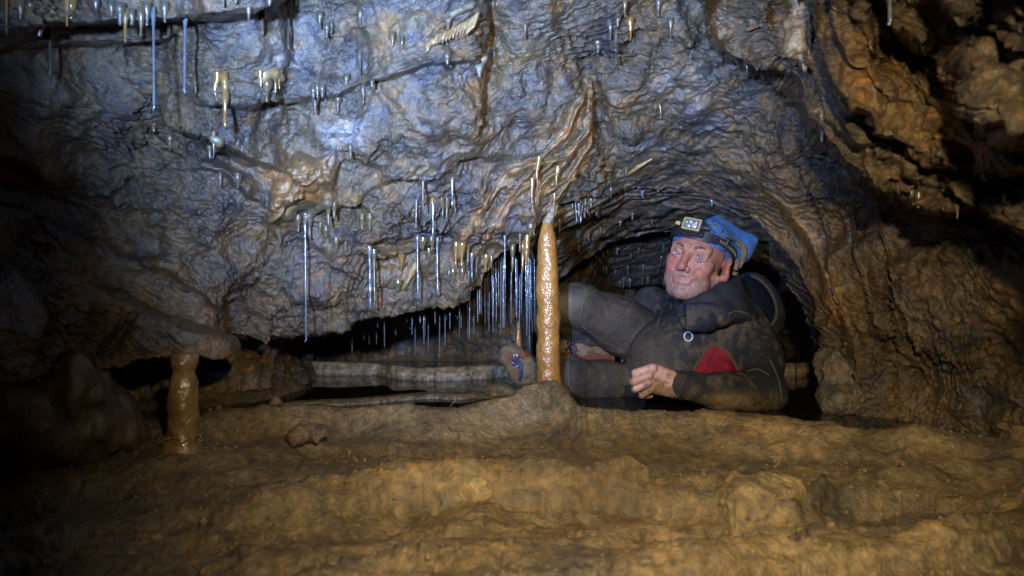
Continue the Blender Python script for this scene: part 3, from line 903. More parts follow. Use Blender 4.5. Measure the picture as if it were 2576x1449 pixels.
hang(130, 80, 182, 9, 'straw', 'd', SS, 'dull lone straw in the dark upper left corner with a drop')
hang(23, 0, 92, 9, 'taper', 'a', ST, 'thin amber stalactite at the left edge of the roof')
hang(174, -6, 68, 17, 'taper', 'a', ST, 'yellow tapered stalactite above the lone dull straw')
hang(320, 44, 108, 8.5, 'stub', 'a', ST, 'long amber tube in the row along the roof ledge')
hang(567, 198, 322, 27, 'taper', 'a', ST, 'large glossy orange stalactite on the upper left wall')
hang(550, 203, 256, 20, 'fang', 'a', ST, 'curved amber fang touching the large orange stalactite')
hang(702, 588, 622, 13, 'fang', 'o', ST, 'longer of the two drips below the glossy boss')
hang(670, 582, 604, 12, 'fang', 'o', ST, 'shorter of the two drips below the glossy boss')
hang(706, 186, 226, 11, 'fang', 'a', ST, 'amber drip at the end of a small arched drape')
hang(657, 196, 224, 12, 'fang', 'a', ST, 'amber drip at the left foot of a small arched drape')
hang(1010, 646, 681, 13, 'fang', 'a', ST, 'brown fang on the wall left of the dark scoop straws')
hang(1327, 530, 665, 27, 'taper', 'a', ST, 'longest orange stalactite beside the column top', depth=1.80)
hang(1315, 552, 686, 18, 'taper', 'a', ST, 'olive-amber stalactite, second from the column', depth=1.82)
hang(1290, 568, 683, 18, 'taper', 'o', ST, 'olive stalactite, leftmost of three beside the column', depth=1.84)
hang(1335, 536, 592, 7.5, 'stub', 'o', ST, 'short olive tube in front of the longest orange stalactite', depth=1.77)
hang(1343, 540, 591, 6.5, 'stub', 'o', ST, 'short olive tube nearest to the column top', depth=1.77)
hang(1308, 550, 633, 5.5, 'straw', 'd', SS, 'thin dull straw among the orange stalactites', depth=1.79)
hang(1339, 462, 536, 11, 'fang', 'a', ST, 'hooked orange drip on the flowstone above the column')
hang(1355, 410, 470, 14, 'fang', 'a', ST, 'upper orange drip on the ribbons of flowstone')
hang(1403, 432, 471, 12, 'fang', 'a', ST, 'orange drip on the right-hand ribbon of flowstone')
hang(1394, 500, 530, 9, 'fang', 'a', ST, 'small orange drip just above the crusted column top')
hang(1584, 62, 104, 11, 'fang', 'a', ST, 'orange stub on the roof above the arch')
hang(1549, 88, 161, 5.5, 'straw', 'd', SS, 'thin grey straw on the roof above the arch')
hang(1878, 160, 188, 10, 'fang', 'o', ST, 'stub hanging under the dark roof flake near the top')
hang(2403, 520, 551, 11, 'fang', 'o', ST, 'drip at the tip of the lowest right-hand roof flake')
hang(2468, 392, 438, 12, 'fang', 'a', ST, 'amber drip in the dark gap at the right edge')
hang(2138, -30, 142, 11, 'straw', 'g', SS, 'broad pale straw hanging close to the lens at upper right', push=.10)
hang(1321, 68, 99, 7, 'stub', 'd', ST, 'lone grey tube right of the comb-shaped drape')
hang(883, 376, 396, 8, 'stub', 'd', ST, 'pale stub under the white calcite patch')
hang(1659, 272, 300, 8, 'fang', 'o', ST, 'olive drip on the wall above the arch')
hang(1575, 425, 444, 9, 'fang', 'o', ST, 'olive drip at the rim of the arch')

def many(rows, kind, label, group, name=ST, depth=None):
    for r in rows:
        x, t, b, w, m = r[:5]
        hang(x, t, b, w, r[5] if len(r) > 5 else kind, m, name, label, group, depth(r) if depth else None)
many([(57, 20, 50, 9, 'o'), (82, 20, 36, 8, 'o'), (103, 64, 92, 9, 'o'), (184, 22, 48, 10, 'a'), (246, 12, 51, 8, 'd'), (284, 22, 41, 9, 'd'), (306, 30, 63, 11, 'd'), (335, 44, 63, 9, 'd'), (358, 40, 92, 7.5, 'o'),
      (373, 28, 66, 10, 'd'), (384, 46, 64, 7, 'd'), (418, 25, 57, 9, 'd')], 'stub', 'small stalactite in the row along the upper left roof ledge', 'row of small stalactites on the roof ledge')
many([(564, -4, 18, 8, 'd'), (596, -4, 10, 8, 'd'), (628, 24, 56, 7, 'd'), (662, 42, 88, 9, 'o'), (680, -3, 15, 8, 'd'), (746, -3, 15, 7, 'd')], 'stub', 'grey stub hanging along the top edge near the amber and clear straw', 'stubs along the top edge')
many([(807, 46, 71, 8, 'd'), (824, 74, 95, 7, 'd'), (835, 64, 85, 7, 'd'), (908, 38, 61, 8, 'd'), (906, 142, 188, 6, 'd'), (988, 98, 117, 7, 'o'), (1013, 108, 122, 6, 'd'), (1126, 147, 162, 7, 'd')], 'stub',
     'small grey stub on the brightly lit upper wall', 'stubs scattered over the bright upper wall')
many([(674, 218, 256, 9, 'o'), (694, 212, 234, 7, 'o'), (790, 232, 246, 7, 'd'), (800, 224, 248, 8, 'd'), (812, 228, 245, 7, 'd'), (794, 248, 286, 8, 'd'), (852, 254, 280, 7, 'd'), (873, 202, 220, 8, 'd'), (914, 232, 261, 7, 'd'), (937, 203, 220, 8, 'd'), (496, 210, 236, 7, 'o')],
     'stub', 'small stalactite along the long diagonal crack in the wall', 'stalactites along the diagonal crack')
many([(540, 348, 401, 9, 'o', 'fang'), (530, 372, 398, 7, 'o'), (430, 352, 378, 8, 'o'), (390, 316, 331, 7, 'o'), (556, 450, 470, 7, 'd'), (600, 452, 474, 7, 'd')], 'stub', 'stub on the wedge ledge left of the glossy boss', 'stubs on the wedge ledge')
many([(752, 554, 583, 8, 'o'), (781, 556, 601, 6.5, 'd'), (807, 572, 589, 7, 'o'), (828, 522, 566, 7.5, 'o'), (842, 520, 549, 8, 'o'), (822, 582, 596, 7, 'o')], 'stub', 'olive stub in the cluster right of the glossy boss', 'olive stubs beside the boss')
many([(912, 552, 580, 6.5, 'o'), (931, 551, 580, 7, 'o'), (847, 612, 628, 7, 'o'), (871, 614, 630, 7, 'o')], 'stub', 'small stub above the paired white and amber straws', 'stubs above the paired straws')
many([(1091, 497, 528, 17, 'a'), (1111, 510, 547, 12, 'o'), (1125, 510, 558, 12, 'o'), (1144, 516, 537, 9, 'o')], 'fang', 'glossy olive-amber fang in the cluster above the dark scoop', 'fangs above the scoop')
many([(1086, 608, 630, 7, 'o'), (1064, 610, 625, 8, 'o'), (1080, 636, 648, 7, 'o'), (1002, 716, 730, 8, 'o')], 'stub', 'tiny stub under the rim of the dark scoop', 'tiny stubs under the scoop')
many([(1148, 620, 670, 8, 'a'), (1156, 622, 641, 6, 'a'), (1163, 622, 674, 7.5, 'a'), (1177, 622, 662, 6.5, 'o'), (1187, 650, 701, 6.5, 'g', 'straw'), (1199, 654, 686, 7, 'd'), (1223, 652, 682, 8, 'a'), (1236, 655, 674, 6, 'o'), (1179, 694, 717, 6.5, 'd'),
      (1140, 688, 708, 7, 'o'), (1163, 688, 705, 7, 'o'), (1130, 692, 705, 6, 'd')], 'stub', 'short stalactite in the cluster at the foot of the orange ribbons', 'stalactites at the foot of the ribbons')
many([(1572, 12, 43, 8, 'o'), (1656, 12, 43, 7, 'd'), (1686, 62, 95, 7, 'd'), (1534, 66, 101, 7, 'd'), (1554, 52, 67, 7, 'd'), (1503, 112, 133, 8, 'd')], 'stub', 'grey stub along the roof step above the arch', 'stubs along the roof step')
many([(2307, 503, 522, 8, 'o'), (2290, 490, 505, 7, 'o'), (2532, 510, 527, 9, 'o'), (2066, 338, 356, 9, 'o'), (2064, 296, 306, 8, 'o')], 'stub', 'stub under the edge of the lowest right-hand roof flake', 'stubs under the right-hand flake')

# ---- roof of the passage: droplets and short straws
TREE_PASS = tree_of(P_pass.reshape(n_pass[0], n_pass[1], 3)[::2, ::2].reshape(-1, 3), grid_quads(len(range(0, n_pass[0], 2)), len(range(0, n_pass[1], 2))))
TREE_DEEP = tree_of(P_deep, grid_quads(*n_deep))
_main = TREE
TREE = TREE_PASS
many([(1420, 486, 520, 5, 'g'), (1427, 482, 500, 5, 'd'), (1434, 488, 522, 5, 'd'), (1448, 500, 540, 5, 'd'), (1459, 490, 512, 7, 'o'), (1464, 512, 530, 4.5, 'd'), (1460, 530, 560, 5, 'g'), (1478, 518, 536, 4.5, 'd'), (1486, 506, 522, 4.5, 'd'), (1450, 536, 558, 4, 'd'),
      (1440, 505, 524, 4, 'd'), (1472, 500, 516, 4, 'd'), (1470, 530, 548, 4, 'd'), (1456, 516, 545, 4, 'g'), (1407, 560, 586, 5, 'd'), (1536, 478, 497, 5, 'd'), (1616, 480, 496, 6, 'g'), (1655, 470, 483, 5, 'd'), (1790, 508, 518, 6, 'g'), (1500, 530, 541, 4, 'd'), (1520, 545, 556, 4, 'd'),
      (1590, 540, 552, 4, 'd'), (1560, 560, 570, 4, 'd'), (1640, 552, 562, 4, 'd'), (1480, 590, 602, 4, 'd'), (1455, 622, 634, 4, 'd'), (1510, 575, 588, 4, 'd')], 'stub', 'short straw on the near roof of the passage right of the column', 'short straws on the passage roof')
TREE = TREE_DEEP
rr = random.Random(3)
rows = []
for k in range(46):
    x = rr.uniform(1425, 1690); lo = 640 - (x - 1430) * .2 if x < 1600 else 612
    t = rr.uniform(lo, 712); rows.append((x, t, t + rr.uniform(7, 20), rr.uniform(3, 4.2), rr.choice('gdd')))
many(rows, 'stub', 'tiny straw on the dark roof deep inside the passage', 'tiny straws deep in the passage', name=SS)
TREE = _main

# ---- forest of straws over the rear pool
zs = [(278, 310, 470), (362, 290, 420), (460, 295, 350), (500, 290, 350), (558, 270, 430), (628, 250, 380), (745, 240, 275), (778, 215, 478), (798, 230, 340), (878, 205, 385), (915, 200, 418), (942, 230, 280), (962, 200, 420), (978, 205, 290),
      (1030, 185, 440), (1075, 160, 228), (1112, 160, 190), (1123, 165, 345), (1176, 155, 190), (1185, 220, 260), (1237, 220, 300), (1250, 215, 340), (1274, 120, 497), (1335, 120, 415), (1350, 100, 355), (1376, 95, 490), (1395, 100, 140), (1467, 70, 525),
      (1504, 60, 430), (1516, 70, 225), (1450, 70, 120), (1607, 20, 220), (1622, 30, 220), (1637, 50, 290), (1675, 25, 185), (1700, 10, 375), (1720, 0, 250), (1738, 60, 340), (1778, 0, 180), (1790, 0, 180), (1837, 10, 225), (1850, 0, 120), (1875, 0, 75),
      (1888, 10, 205), (1925, 0, 120), (1920, 140, 240), (1950, 100, 300), (1968, 0, 70), (1976, 80, 260), (2055, 20, 210), (2070, 0, 130), (2130, 60, 350), (2140, 0, 140), (2160, 80, 460), (2172, 40, 240), (2185, 60, 330), (2200, 150, 320), (1855, 150, 320),
      (1872, 180, 330), (1945, 210, 355), (1962, 150, 290), (1984, 160, 290), (1612, 200, 380), (1682, 200, 365), (1660, 20, 120), (1560, 60, 150), (1580, 90, 200), (1425, 100, 260), (1310, 130, 250), (1210, 160, 240), (850, 215, 300), (690, 240, 300),
      (2020, 10, 190), (2035, 60, 260), (2100, 40, 300), (2115, 20, 180), (1905, 30, 240), (1820, 40, 260), (1760, 30, 240), (1545, 70, 300), (1530, 60, 160), (2150, 20, 300), (2195, 20, 260), (2178, 0, 190), (1330, 200, 300), (1090, 170, 260)]
rr = random.Random(9)
for i, (zx, a, b) in enumerate(zs):
    x = 636 + zx * .321; t = 731 + a * .321; bt = 731 + b * .321
    dep = rr.uniform(1.93, 2.3)
    long_ = bt - t > 75
    if x > 1200: t = min(t, 722)
    zone = ('under the left end of the low lip', 'over the pale rimstone in mid slot', 'crowded close beside the orange column')[0 if x < 880 else 1 if x < 1150 else 2]
    size = 'long' if long_ else 'short'
    hang(x, t, bt, rr.uniform(2.6, 3.8), 'straw', rr.choice('gggd'), SS, size + ' thin straw ' + zone, size + ' straws ' + zone, depth=dep)

# ---- flowstone shapes grown from the wall
def wallpts(pts, off=0.0, tree=None):
    out = []
    for x, y in pts:
        p, n = hit(x, y, tree)
        if p is None: p = Vector(pt(x, y, 1.6))
        out.append(np.array(p) + np.array([0, -off, 0]))
    return out
def blob(name, segs, mat, h, k, label, cat, noise=0.0, nf=40, col=None, group=None, flat=None):
    pts = np.array([q for s in segs for q in (s[0], s[1])]); rm = max(max(s[2], s[3]) for s in segs)
    lo, hi = pts.min(0) - rm - .02, pts.max(0) + rm + .02
    def fn(p):
        v = None
        for a, b, ra, rb in segs:
            e = cone(p, a, b, ra, rb)
            v = e if v is None else smin(v, e, k)
        if noise: v = v + noise * fbm(p * nf, 3)
        return v
    V, Qd = surface_nets(fn, lo, hi, h)
    base = V.mean(0)
    cols = None
    if col is not None:
        n2 = fbm(V * 22, 3, off=4)
        cols = mix(col[0], col[1], sstep(-.3, .3, n2))
    o = add(name, mesh_np(name, V - base, Qd, cols), mat, loc=base)
    return tag(o, label, cat, group)
def chain(P, radii):
    return [(P[i], P[i + 1], radii[i], radii[i + 1]) for i in range(len(P) - 1)]
AMB = ((.22, .135, .045), (.33, .23, .095)); OLV = ((.12, .105, .06), (.20, .175, .11)); PALE = ((.16, .13, .075), (.25, .21, .14))

# comb-shaped drape
cp_ = wallpts([(1200, 50), (1180, 70), (1150, 82), (1118, 96), (1090, 108), (1078, 118), (1076, 132)], .008)
segs = chain(cp_, [.006, .011, .010, .008, .006, .006, .003])
for k in range(15):
    t = k / 14 * 3.7
    i = int(t); f_ = t - i
    p = cp_[i] * (1 - f_) + cp_[i + 1] * f_
    r0 = [.015, .015, .012, .009, .008][i]
    segs.append((p + np.array([.003, -r0 * .7, .006]), p + np.array([-.005, -r0 * .9, -r0 * 1.5]), .0040, .0016))
blob('comb_drape', segs, M_FLOW, .0018, .0015, 'yellow comb-shaped drape with toothed lower edge on the roof', 'drapery', .001, 60, AMB)
p = wallpts([(1186, 16), (1160, 26), (1138, 38), (1128, 50)], .004); p.append(p[-1] + np.array([0, -.006, -.022]))
blob('bent_drape', chain(p, [.007, .007, .006, .006, .003]), M_FLOW, .002, .004, 'bent olive finger of calcite just above the toothed drape', 'drapery', .001, 60, OLV)
p = wallpts([(1230, 120), (1214, 148), (1204, 170)], .002); p.append(p[-1] + np.array([.003, -.008, -.024]))
blob('pale_drape', chain(p, [.004, .010, .009, .002]), M_FLOW, .0025, .006, 'pale grey-green pointed drape right of the toothed drape', 'drapery', .001, 60, ((.17, .18, .14), (.26, .27, .22)))
p = wallpts([(657, 208), (668, 190), (690, 184), (706, 196)], .002)
blob('arched_drape', chain(p, [.006, .010, .011, .009]), M_FLOW, .0025, .005, 'small amber arched drape on the left wall ending in two drips', 'drapery', .001, 60, AMB)
p = wallpts([(828, 512), (806, 522), (788, 536), (774, 548), (769, 560)], .008)
blob('arm_drape', chain(p, [.012, .009, .008, .007, .005]), M_FLOW, .0025, .005, 'slanting arm of calcite from which the very long straw hangs', 'drapery', .0015, 50, OLV)
p = wallpts([(1046, 668), (1034, 690), (1024, 712)], .006)
blob('ochre_flag', [(p[0], p[1], .013, .010), (p[1], p[2], .010, .003), (p[0], p[2], .006, .003)], M_FLOW, .0025, .005, 'small ochre triangular flag of calcite above the low lip', 'drapery', .001, 60, AMB)
p = wallpts([(540, 352), (552, 358), (546, 372), (540, 388)], .004)
blob('lobed_drip', chain(p, [.008, .010, .007, .003]), M_FLOW, .0025, .006, 'smooth olive lobe on the wedge ledge of the left wall', 'drapery', .001, 60, OLV)
p = wallpts([(1637, 402), (1605, 420), (1578, 440)], .006)
blob('rim_drape', chain(p, [.004, .006, .005]), M_FLOW, .002, .004, 'thin yellow drape slanting along the rim of the arch', 'drapery', .001, 60, AMB)
# lumpy hanging rock close to the lens at upper right
HD = 1.28
p0 = pt(2010, -10, HD); p1 = pt(2012, 60, HD); p2 = pt(2000, 115, HD); p3 = pt(2022, 128, HD); p4 = pt(2024, 176, HD)
segs = [(p0, p1, .026, .021), (p1, p2, .021, .022), (p2, p3, .016, .012), (p3, p4, .010, .0035), (p2, pt(1984, 138, HD), .010, .004), (pt(1990, 60, HD), pt(1986, 118, HD), .012, .008), (p0 + np.array([0, .08, .06]), p0, .05, .03)]
blob('hanging_rock', segs, M_FLOW, .0025, .006, 'lumpy tan rock pendant with an orange tip at upper right', 'stalactite', .008, 60, ((.22, .16, .085), (.31, .235, .13)))
# crust joining the column to the roof
a = wallpts([(1394, 520)], .0)[0]
COLX, COLD = 1376, 1.76
b = pt(COLX, 562, COLD)
blob('calcite_crust', [(a, (a + b) / 2, .012, .010), ((a + b) / 2, b, .010, .012)], M_FLOW, .002, .004, 'pale crumbly crust joining the column top to the roof', 'crust', .006, 140, PALE)

# ---- the column and other stalagmites
def stalagmite(name, base, height, prof, seg, rings, mat, label, noise, seed, cat='stalagmite', lean=(0, 0)):
    zz = np.linspace(0, 1, rings)
    pr = np.array(prof)
    rr_ = np.interp(zz, pr[:, 0], pr[:, 1])
    th = np.linspace(0, 2 * np.pi, seg, endpoint=False)
    Zg, TH = np.meshgrid(zz * height, th, indexing='ij')
    R = np.repeat(rr_[:, None], seg, 1)
    q = np.stack([np.cos(TH) * R, np.sin(TH) * R, Zg], -1).reshape(-1, 3)
    nn = (fbm(q * 22, 3, off=seed) * 1.0 + fbm(q * 70, 3, off=seed + 3) * .35).reshape(rings, seg)
    ring = .25 * np.sin(Zg * 120 + 2 * np.sin(Zg * 37 + TH)) * fbm(np.stack([Zg.ravel() * 8, 0 * Zg.ravel(), 0 * Zg.ravel()], -1), 2, off=seed).reshape(rings, seg)
    R = np.maximum(R + noise * (nn + ring) * np.clip(R / R.max() * 1.6, 0, 1), .0004)
    V = np.stack([np.cos(TH) * R + lean[0] * Zg / height, np.sin(TH) * R + lean[1] * Zg / height, Zg], -1).reshape(-1, 3)
    a = np.arange(rings * seg).reshape(rings, seg); b = np.roll(a, -1, 1)
    Qd = np.stack([a[:-1], b[:-1], b[1:], a[1:]], -1).reshape(-1, 4)
    o = add(name, mesh_np(name, V, Qd), mat, loc=base)
    return tag(o, label, cat)
cb = pt(1381, 985, COLD); ctop = pt(COLX, 556, COLD)
ch = ctop[2] - cb[2]
stalagmite('stalagmite_column', tuple(cb), ch, [(0, .056), (.02, .044), (.045, .0325), (.10, .0300), (.17, .0285), (.25, .0310), (.33, .0290), (.42, .0305), (.50, .0285), (.58, .0300), (.7, .0286), (.78, .0268), (.86, .0248), (.91, .0218), (.95, .0172), (.98, .0125), (1, .009)], 96, 260, M_COLUMN,
           'tall orange wet column standing in front of the reclining person', .0042, 3, 'column', lean=(ctop[0] - cb[0], 0))
lb = pt(459, 1132, 1.30); lb[2] = floor_z(lb[0], lb[1]) - .012
pil = stalagmite('stalagmite_pillar', tuple(lb), pt(459, 886, 1.30)[2] - lb[2], [(0, .040), (.06, .034), (.12, .0300), (.18, .0279), (.30, .0279), (.45, .0268), (.62, .0260), (.72, .0243), (.80, .0190), (.83, .0205), (.88, .0240), (.965, .0236), (.99, .021), (1, .0004)], 80, 170, M_PILLAR,
           'broken-topped brown stalagmite standing on the floor at left', .0050, 11, lean=(.005, 0))
# popcorn collar at the pillar's foot
V_, Q_ = surface_nets(lambda p: ball(p, (0, 0, 0), .004), (-.006,) * 3, (.006,) * 3, .002)
pop = mesh_np('popcorn', V_, Q_); pop.materials.append(M_PILLAR)
rr = random.Random(4)
for k in range(70):
    a = rr.uniform(0, 2 * math.pi); z = rr.uniform(.002, .02)
    o = bpy.data.objects.new('popcorn_bump', pop); COL.objects.link(o); o.parent = pil
    o.location = (math.cos(a) * .0325, math.sin(a) * .0325, z + .012); s = rr.uniform(.5, 1.1); o.scale = (s, s, s * .8)
dm = pt(694, 1024, 1.70)
stalagmite('stalagmite_dome', (dm[0], dm[1], dm[2] - .004), .033, [(0, .023), (.3, .020), (.6, .014), (.85, .008), (1, .0005)], 40, 30, M_PILLAR, 'small rounded stalagmite dome on the left end of the rimstone', .002, 21)
bs_ = pt(1304, 880, 2.30)
stalagmite('stalagmite', tuple(bs_), .098, [(0, .013), (.3, .011), (.6, .0100), (.8, .008), (.93, .005), (1, .0005)], 32, 60, M_COLUMN, 'small orange stalagmite in the shadow behind the boot', .0015, 25)

# ---- rimstone dams standing in the pool
def dam(name, line, height, thick, label, col, seed=0, n=260):
    L = np.array(line, float)
    dd = CAMZ * F / (L[:, 1] - CY)
    W = np.stack([(L[:, 0] - CX) / F * dd, dd], -1)
    W = smooth_path(np.concatenate([W, np.zeros((len(W), 1))], 1), n)[:, :2]
    prof = [(-.012, -.06), (-.004, -.01), (0, .25 * height), (.002, .55 * height), (.008, .85 * height), (.018, height), (thick * .6, height * .98), (thick * .9, height * .8), (thick, .2 * height), (thick + .01, -.06)]
    prof = smooth_path(np.array([(a, b, 0) for a, b in prof]), 34)[:, :2]
    V = np.zeros((len(prof), n, 3))
    V[..., 0] = W[:, 0][None]; V[..., 1] = W[:, 1][None] + prof[:, 0][:, None]; V[..., 2] = prof[:, 1][:, None]
    P = V.reshape(-1, 3)
    nz = fbm(np.stack([P[:, 0] * 40, P[:, 1] * 10, P[:, 2] * 12], -1), 4, off=seed)
    nb = fbm(P * 9, 3, off=seed + 2)
    fl = np.abs(np.sin(P[:, 0] * 95 + 3 * nb)) ** .5
    P[:, 1] -= (.008 * nz + .022 * nb + .005 * fl * (P[:, 2] < height * .6))
    P[:, 2] += (.010 * nb + .003 * nz) * (P[:, 2] > 0) * height / .043
    e = np.minimum(np.arange(n), n - 1 - np.arange(n)) / (n * .06)
    P.reshape(len(prof), n, 3)[..., 2] -= (1 - np.clip(e, 0, 1))[None] ** 2 * height
    c = mix(col[0], col[1], sstep(-.3, .3, fbm(P * np.array([30, 30, 90]), 3, off=seed)))
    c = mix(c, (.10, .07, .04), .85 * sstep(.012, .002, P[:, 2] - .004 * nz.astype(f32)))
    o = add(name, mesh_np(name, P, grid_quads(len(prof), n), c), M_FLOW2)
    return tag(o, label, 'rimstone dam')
M_FLOW2 = rock_material('matt_rimstone', rough=(.35, .6), coat=.4, bstr=.6, hue=.3, con=.7)
TAN = ((.16, .11, .05), (.28, .21, .115)); BRN = ((.13, .08, .035), (.21, .14, .06))
dam('rimstone_dam', [(660, 930), (740, 938), (820, 944), (900, 944), (960, 946), (1000, 953), (1060, 957), (1130, 957), (1200, 954), (1270, 950), (1330, 948)], .043, .07, 'pale curved rimstone dam crossing the back of the pool', TAN, 1)
dam('rimstone_dam', [(690, 1032), (730, 1026), (800, 1022), (880, 1019), (940, 1014), (1000, 1008), (1080, 1002), (1160, 1004), (1230, 998)], .011, .06, 'low brown rimstone lip along the near side of the pool', BRN, 7)
dam('rimstone_dam', [(1880, 944), (1950, 946), (2000, 948), (2045, 944), (2090, 940)], .045, .07, 'pale rimstone ledge in the dark behind the person', TAN, 13)

# ---- dark flowstone mound under the left wall
def mound_obj(name, parts, mat, h, k, noise, nf, col, label, cat):
    pts = np.array([c for c, r in parts]); rm = max(max(r) for c, r in parts)
    lo, hi = (pts - rm).min(0) - .02, (pts + rm).max(0) + .02
    lo[2] = max(lo[2], -.12)
    def fn(p):
        v = None
        for c, r in parts:
            e = ellip(p, c, r)
            v = e if v is None else smin(v, e, k)
        w = fbm(p * nf * .35, 3, off=2)
        return v + noise * (fbm(p * np.array([nf, nf, nf * .45], f32), 4) + 1.5 * w)
    V, Qd = surface_nets(fn, lo, hi, h)
    n2 = fbm(V * 14, 4, off=5)
    c = mix(col[0], col[1], sstep(-.3, .3, n2))
    base = V.mean(0); base[2] = V[:, 2].min()
    o = add(name, mesh_np(name, V - base, Qd, c), mat, loc=base)
    return tag(o, label, cat)
mound_obj('flowstone_mound', [(pt(60, 1010, 1.30), (.16, .14, .11)), (pt(190, 1060, 1.34), (.12, .12, .07)), (pt(-80, 1000, 1.25), (.16, .16, .13)), (pt(250, 1090, 1.38), (.10, .10, .035))], M_FLOW, .006, .03, .030, 15, ((.060, .038, .020), (.115, .075, .038)),
          'dark wet flowstone mound under the left wall', 'flowstone')
mound_obj('rock_block', [(pt(2095, 945, 1.70), (.035, .05, .075)), (pt(2110, 1000, 1.66), (.05, .05, .04))], M_ROCK, .005, .03, .014, 34, ((.13, .105, .07), (.22, .185, .13)),
          'rough grey rock at the right foot of the passage opening', 'rock')
# blocks of dried mud breaking out of the steps
mound_obj('mud_block', [(pt(1900, 1245, 1.12) + np.array([0, 0, -.01]), (.062, .04, .038)), (pt(1850, 1240, 1.14), (.03, .04, .035)), (pt(1960, 1240, 1.14), (.04, .04, .028))], M_MUD, .004, .012, .011, 34, ((.27, .185, .075), (.38, .28, .13)), 'cracked ochre mud block jutting from the near step', 'mud block')
mound_obj('mud_block', [(pt(1192, 1228, 1.16), (.033, .025, .020)), (pt(1175, 1236, 1.16), (.02, .02, .016))], M_MUD, .003, .008, .008, 44, ((.40, .28, .11), (.50, .37, .17)), 'pale yellow mud block left of centre on the near step', 'mud block')
mound_obj('mud_block', [(pt(770, 1092, 1.42), (.035, .02, .018)), (pt(800, 1086, 1.43), (.02, .02, .014)), (pt(740, 1100, 1.42), (.02, .016, .012))], M_MUD, .003, .008, .010, 60, ((.13, .085, .045), (.22, .15, .08)), 'crumbly brown mud clod below the rim of the pool', 'mud block')
# broken straw standing in the pool
a = pt(1190, 962, 2.18); b = pt(1176, 938, 2.18)
tag(add('broken_straw', tube_mesh('broken_straw', [a - np.array([0, 0, .01]), (a + b) / 2, b], [.0028, .0028, .0024], 8), M_STRAWD), 'short broken straw poking out of the rear pool', 'straw')
a = pt(1166, 1004, 1.80); b = pt(1188, 962, 1.84)
tag(add('broken_straw', tube_mesh('broken_straw', [pt(1130, 1022, 1.72) - np.array([0, 0, .004]), pt(1152, 1000, 1.72)], [.0018, .0016], 8), M_STRAWD), 'thin broken straw leaning over the low rimstone lip', 'straw')

# ---- crumbs of mud lying on the floor
rr = np.random.RandomState(17)
g_ = 1.618
ico = (np.array([(-1, g_, 0), (1, g_, 0), (-1, -g_, 0), (1, -g_, 0), (0, -1, g_), (0, 1, g_), (0, -1, -g_), (0, 1, -g_), (g_, 0, -1), (g_, 0, 1), (-g_, 0, -1), (-g_, 0, 1)]) / 1.9,
       np.array([(0, 11, 5), (0, 5, 1), (0, 1, 7), (0, 7, 10), (0, 10, 11), (1, 5, 9), (5, 11, 4), (11, 10, 2), (10, 7, 6), (7, 1, 8), (3, 9, 4), (3, 4, 2), (3, 2, 6), (3, 6, 8), (3, 8, 9), (4, 9, 5), (2, 4, 11), (6, 2, 10), (8, 6, 7), (9, 8, 1)]))
Vs, Qs, off = [], [], 0
cnt = 0
while cnt < 2600:
    y = 1 / rr.uniform(1 / .62, 1 / 1.56); u = rr.uniform(-200, 2800); x = (u - CX) / F * y
    if perlin(np.array([[x * 7, y * 7, 3.3]]))[0] < .02 and rr.rand() < .85: continue
    sc = rr.uniform(.0010, .0034) * (1 if rr.rand() < .93 else 2.0)
    z = floor_z(x, y)
    a = rr.uniform(0, 6.28); R = np.array([[math.cos(a), -math.sin(a), 0], [math.sin(a), math.cos(a), 0], [0, 0, 1]])
    V = (ico[0] * rr.uniform(.6, 1.3, 3) + rr.uniform(-.22, .22, ico[0].shape)) * sc
    Vs.append(V @ R.T + np.array([x, y, z + sc * .2])); Qs.append(ico[1] + off); off += len(V); cnt += 1
V = np.concatenate(Vs)
cc = mix((.20, .135, .06), (.33, .24, .11), rr.rand(len(Vs)).repeat(len(ico[0])).astype(f32))
tag(add('mud_crumbs', mesh_np('mud_crumbs', V, np.concatenate(Qs), cc), M_MUD), 'small crumbs of dried mud scattered over the floor', 'mud', kind='stuff')

# ------------------------------------------------------------------ the person
def vcol_mat(name, rough, spec=.4, nscale=150, bstr=.3, bdist=.0015, coat=0.0, sss=0.0, sheen=0.0, var=(.8, 1.15)):
    m, nt, b = new_mat(name)
    a = N(nt, 'ShaderNodeAttribute', attribute_name='col')
    n = noise_tex(nt, nscale, 5, .65)
    r = ramp(nt, n.outputs[0], [(.3, (var[0],) * 3), (.7, (var[1],) * 3)])
    c = mixc(nt, a.outputs['Color'], r.outputs[0], 1.0, 'MULTIPLY')
    nt.links.new(c, b.inputs['Base Color'])
    b.inputs['Roughness'].default_value = rough
    b.inputs['Specular IOR Level'].default_value = spec
    b.inputs['Coat Weight'].default_value = coat
    b.inputs['Coat Roughness'].default_value = .15
    b.inputs['Sheen Weight'].default_value = sheen
    b.inputs['Subsurface Weight'].default_value = sss
    b.inputs['Subsurface Radius'].default_value = (.008, .003, .0015)
    b.inputs['Subsurface Scale'].default_value = .6
    nt.links.new(bump(nt, n.outputs[0], bstr, bdist), b.inputs['Normal'])
    return m
def plain(name, col, rough, metal=0.0, spec=.5, coat=0.0, emit=0.0, nv=.25, scale=90):
    m, nt, b = new_mat(name)
    n = noise_tex(nt, scale, 4, .6)
    r = ramp(nt, n.outputs[0], [(.3, tuple(x * (1 - nv) for x in col)), (.7, tuple(min(1, x * (1 + nv)) for x in col))])
    nt.links.new(r.outputs[0], b.inputs['Base Color'])
    b.inputs['Roughness'].default_value = rough
    b.inputs['Metallic'].default_value = metal
    b.inputs['Specular IOR Level'].default_value = spec
    b.inputs['Coat Weight'].default_value = coat
    nt.links.new(bump(nt, n.outputs[0], .25, .001), b.inputs['Normal'])
    if emit:
        b.inputs['Emission Color'].default_value = (.9, .95, 1, 1)
        b.inputs['Emission Strength'].default_value = emit
    return m
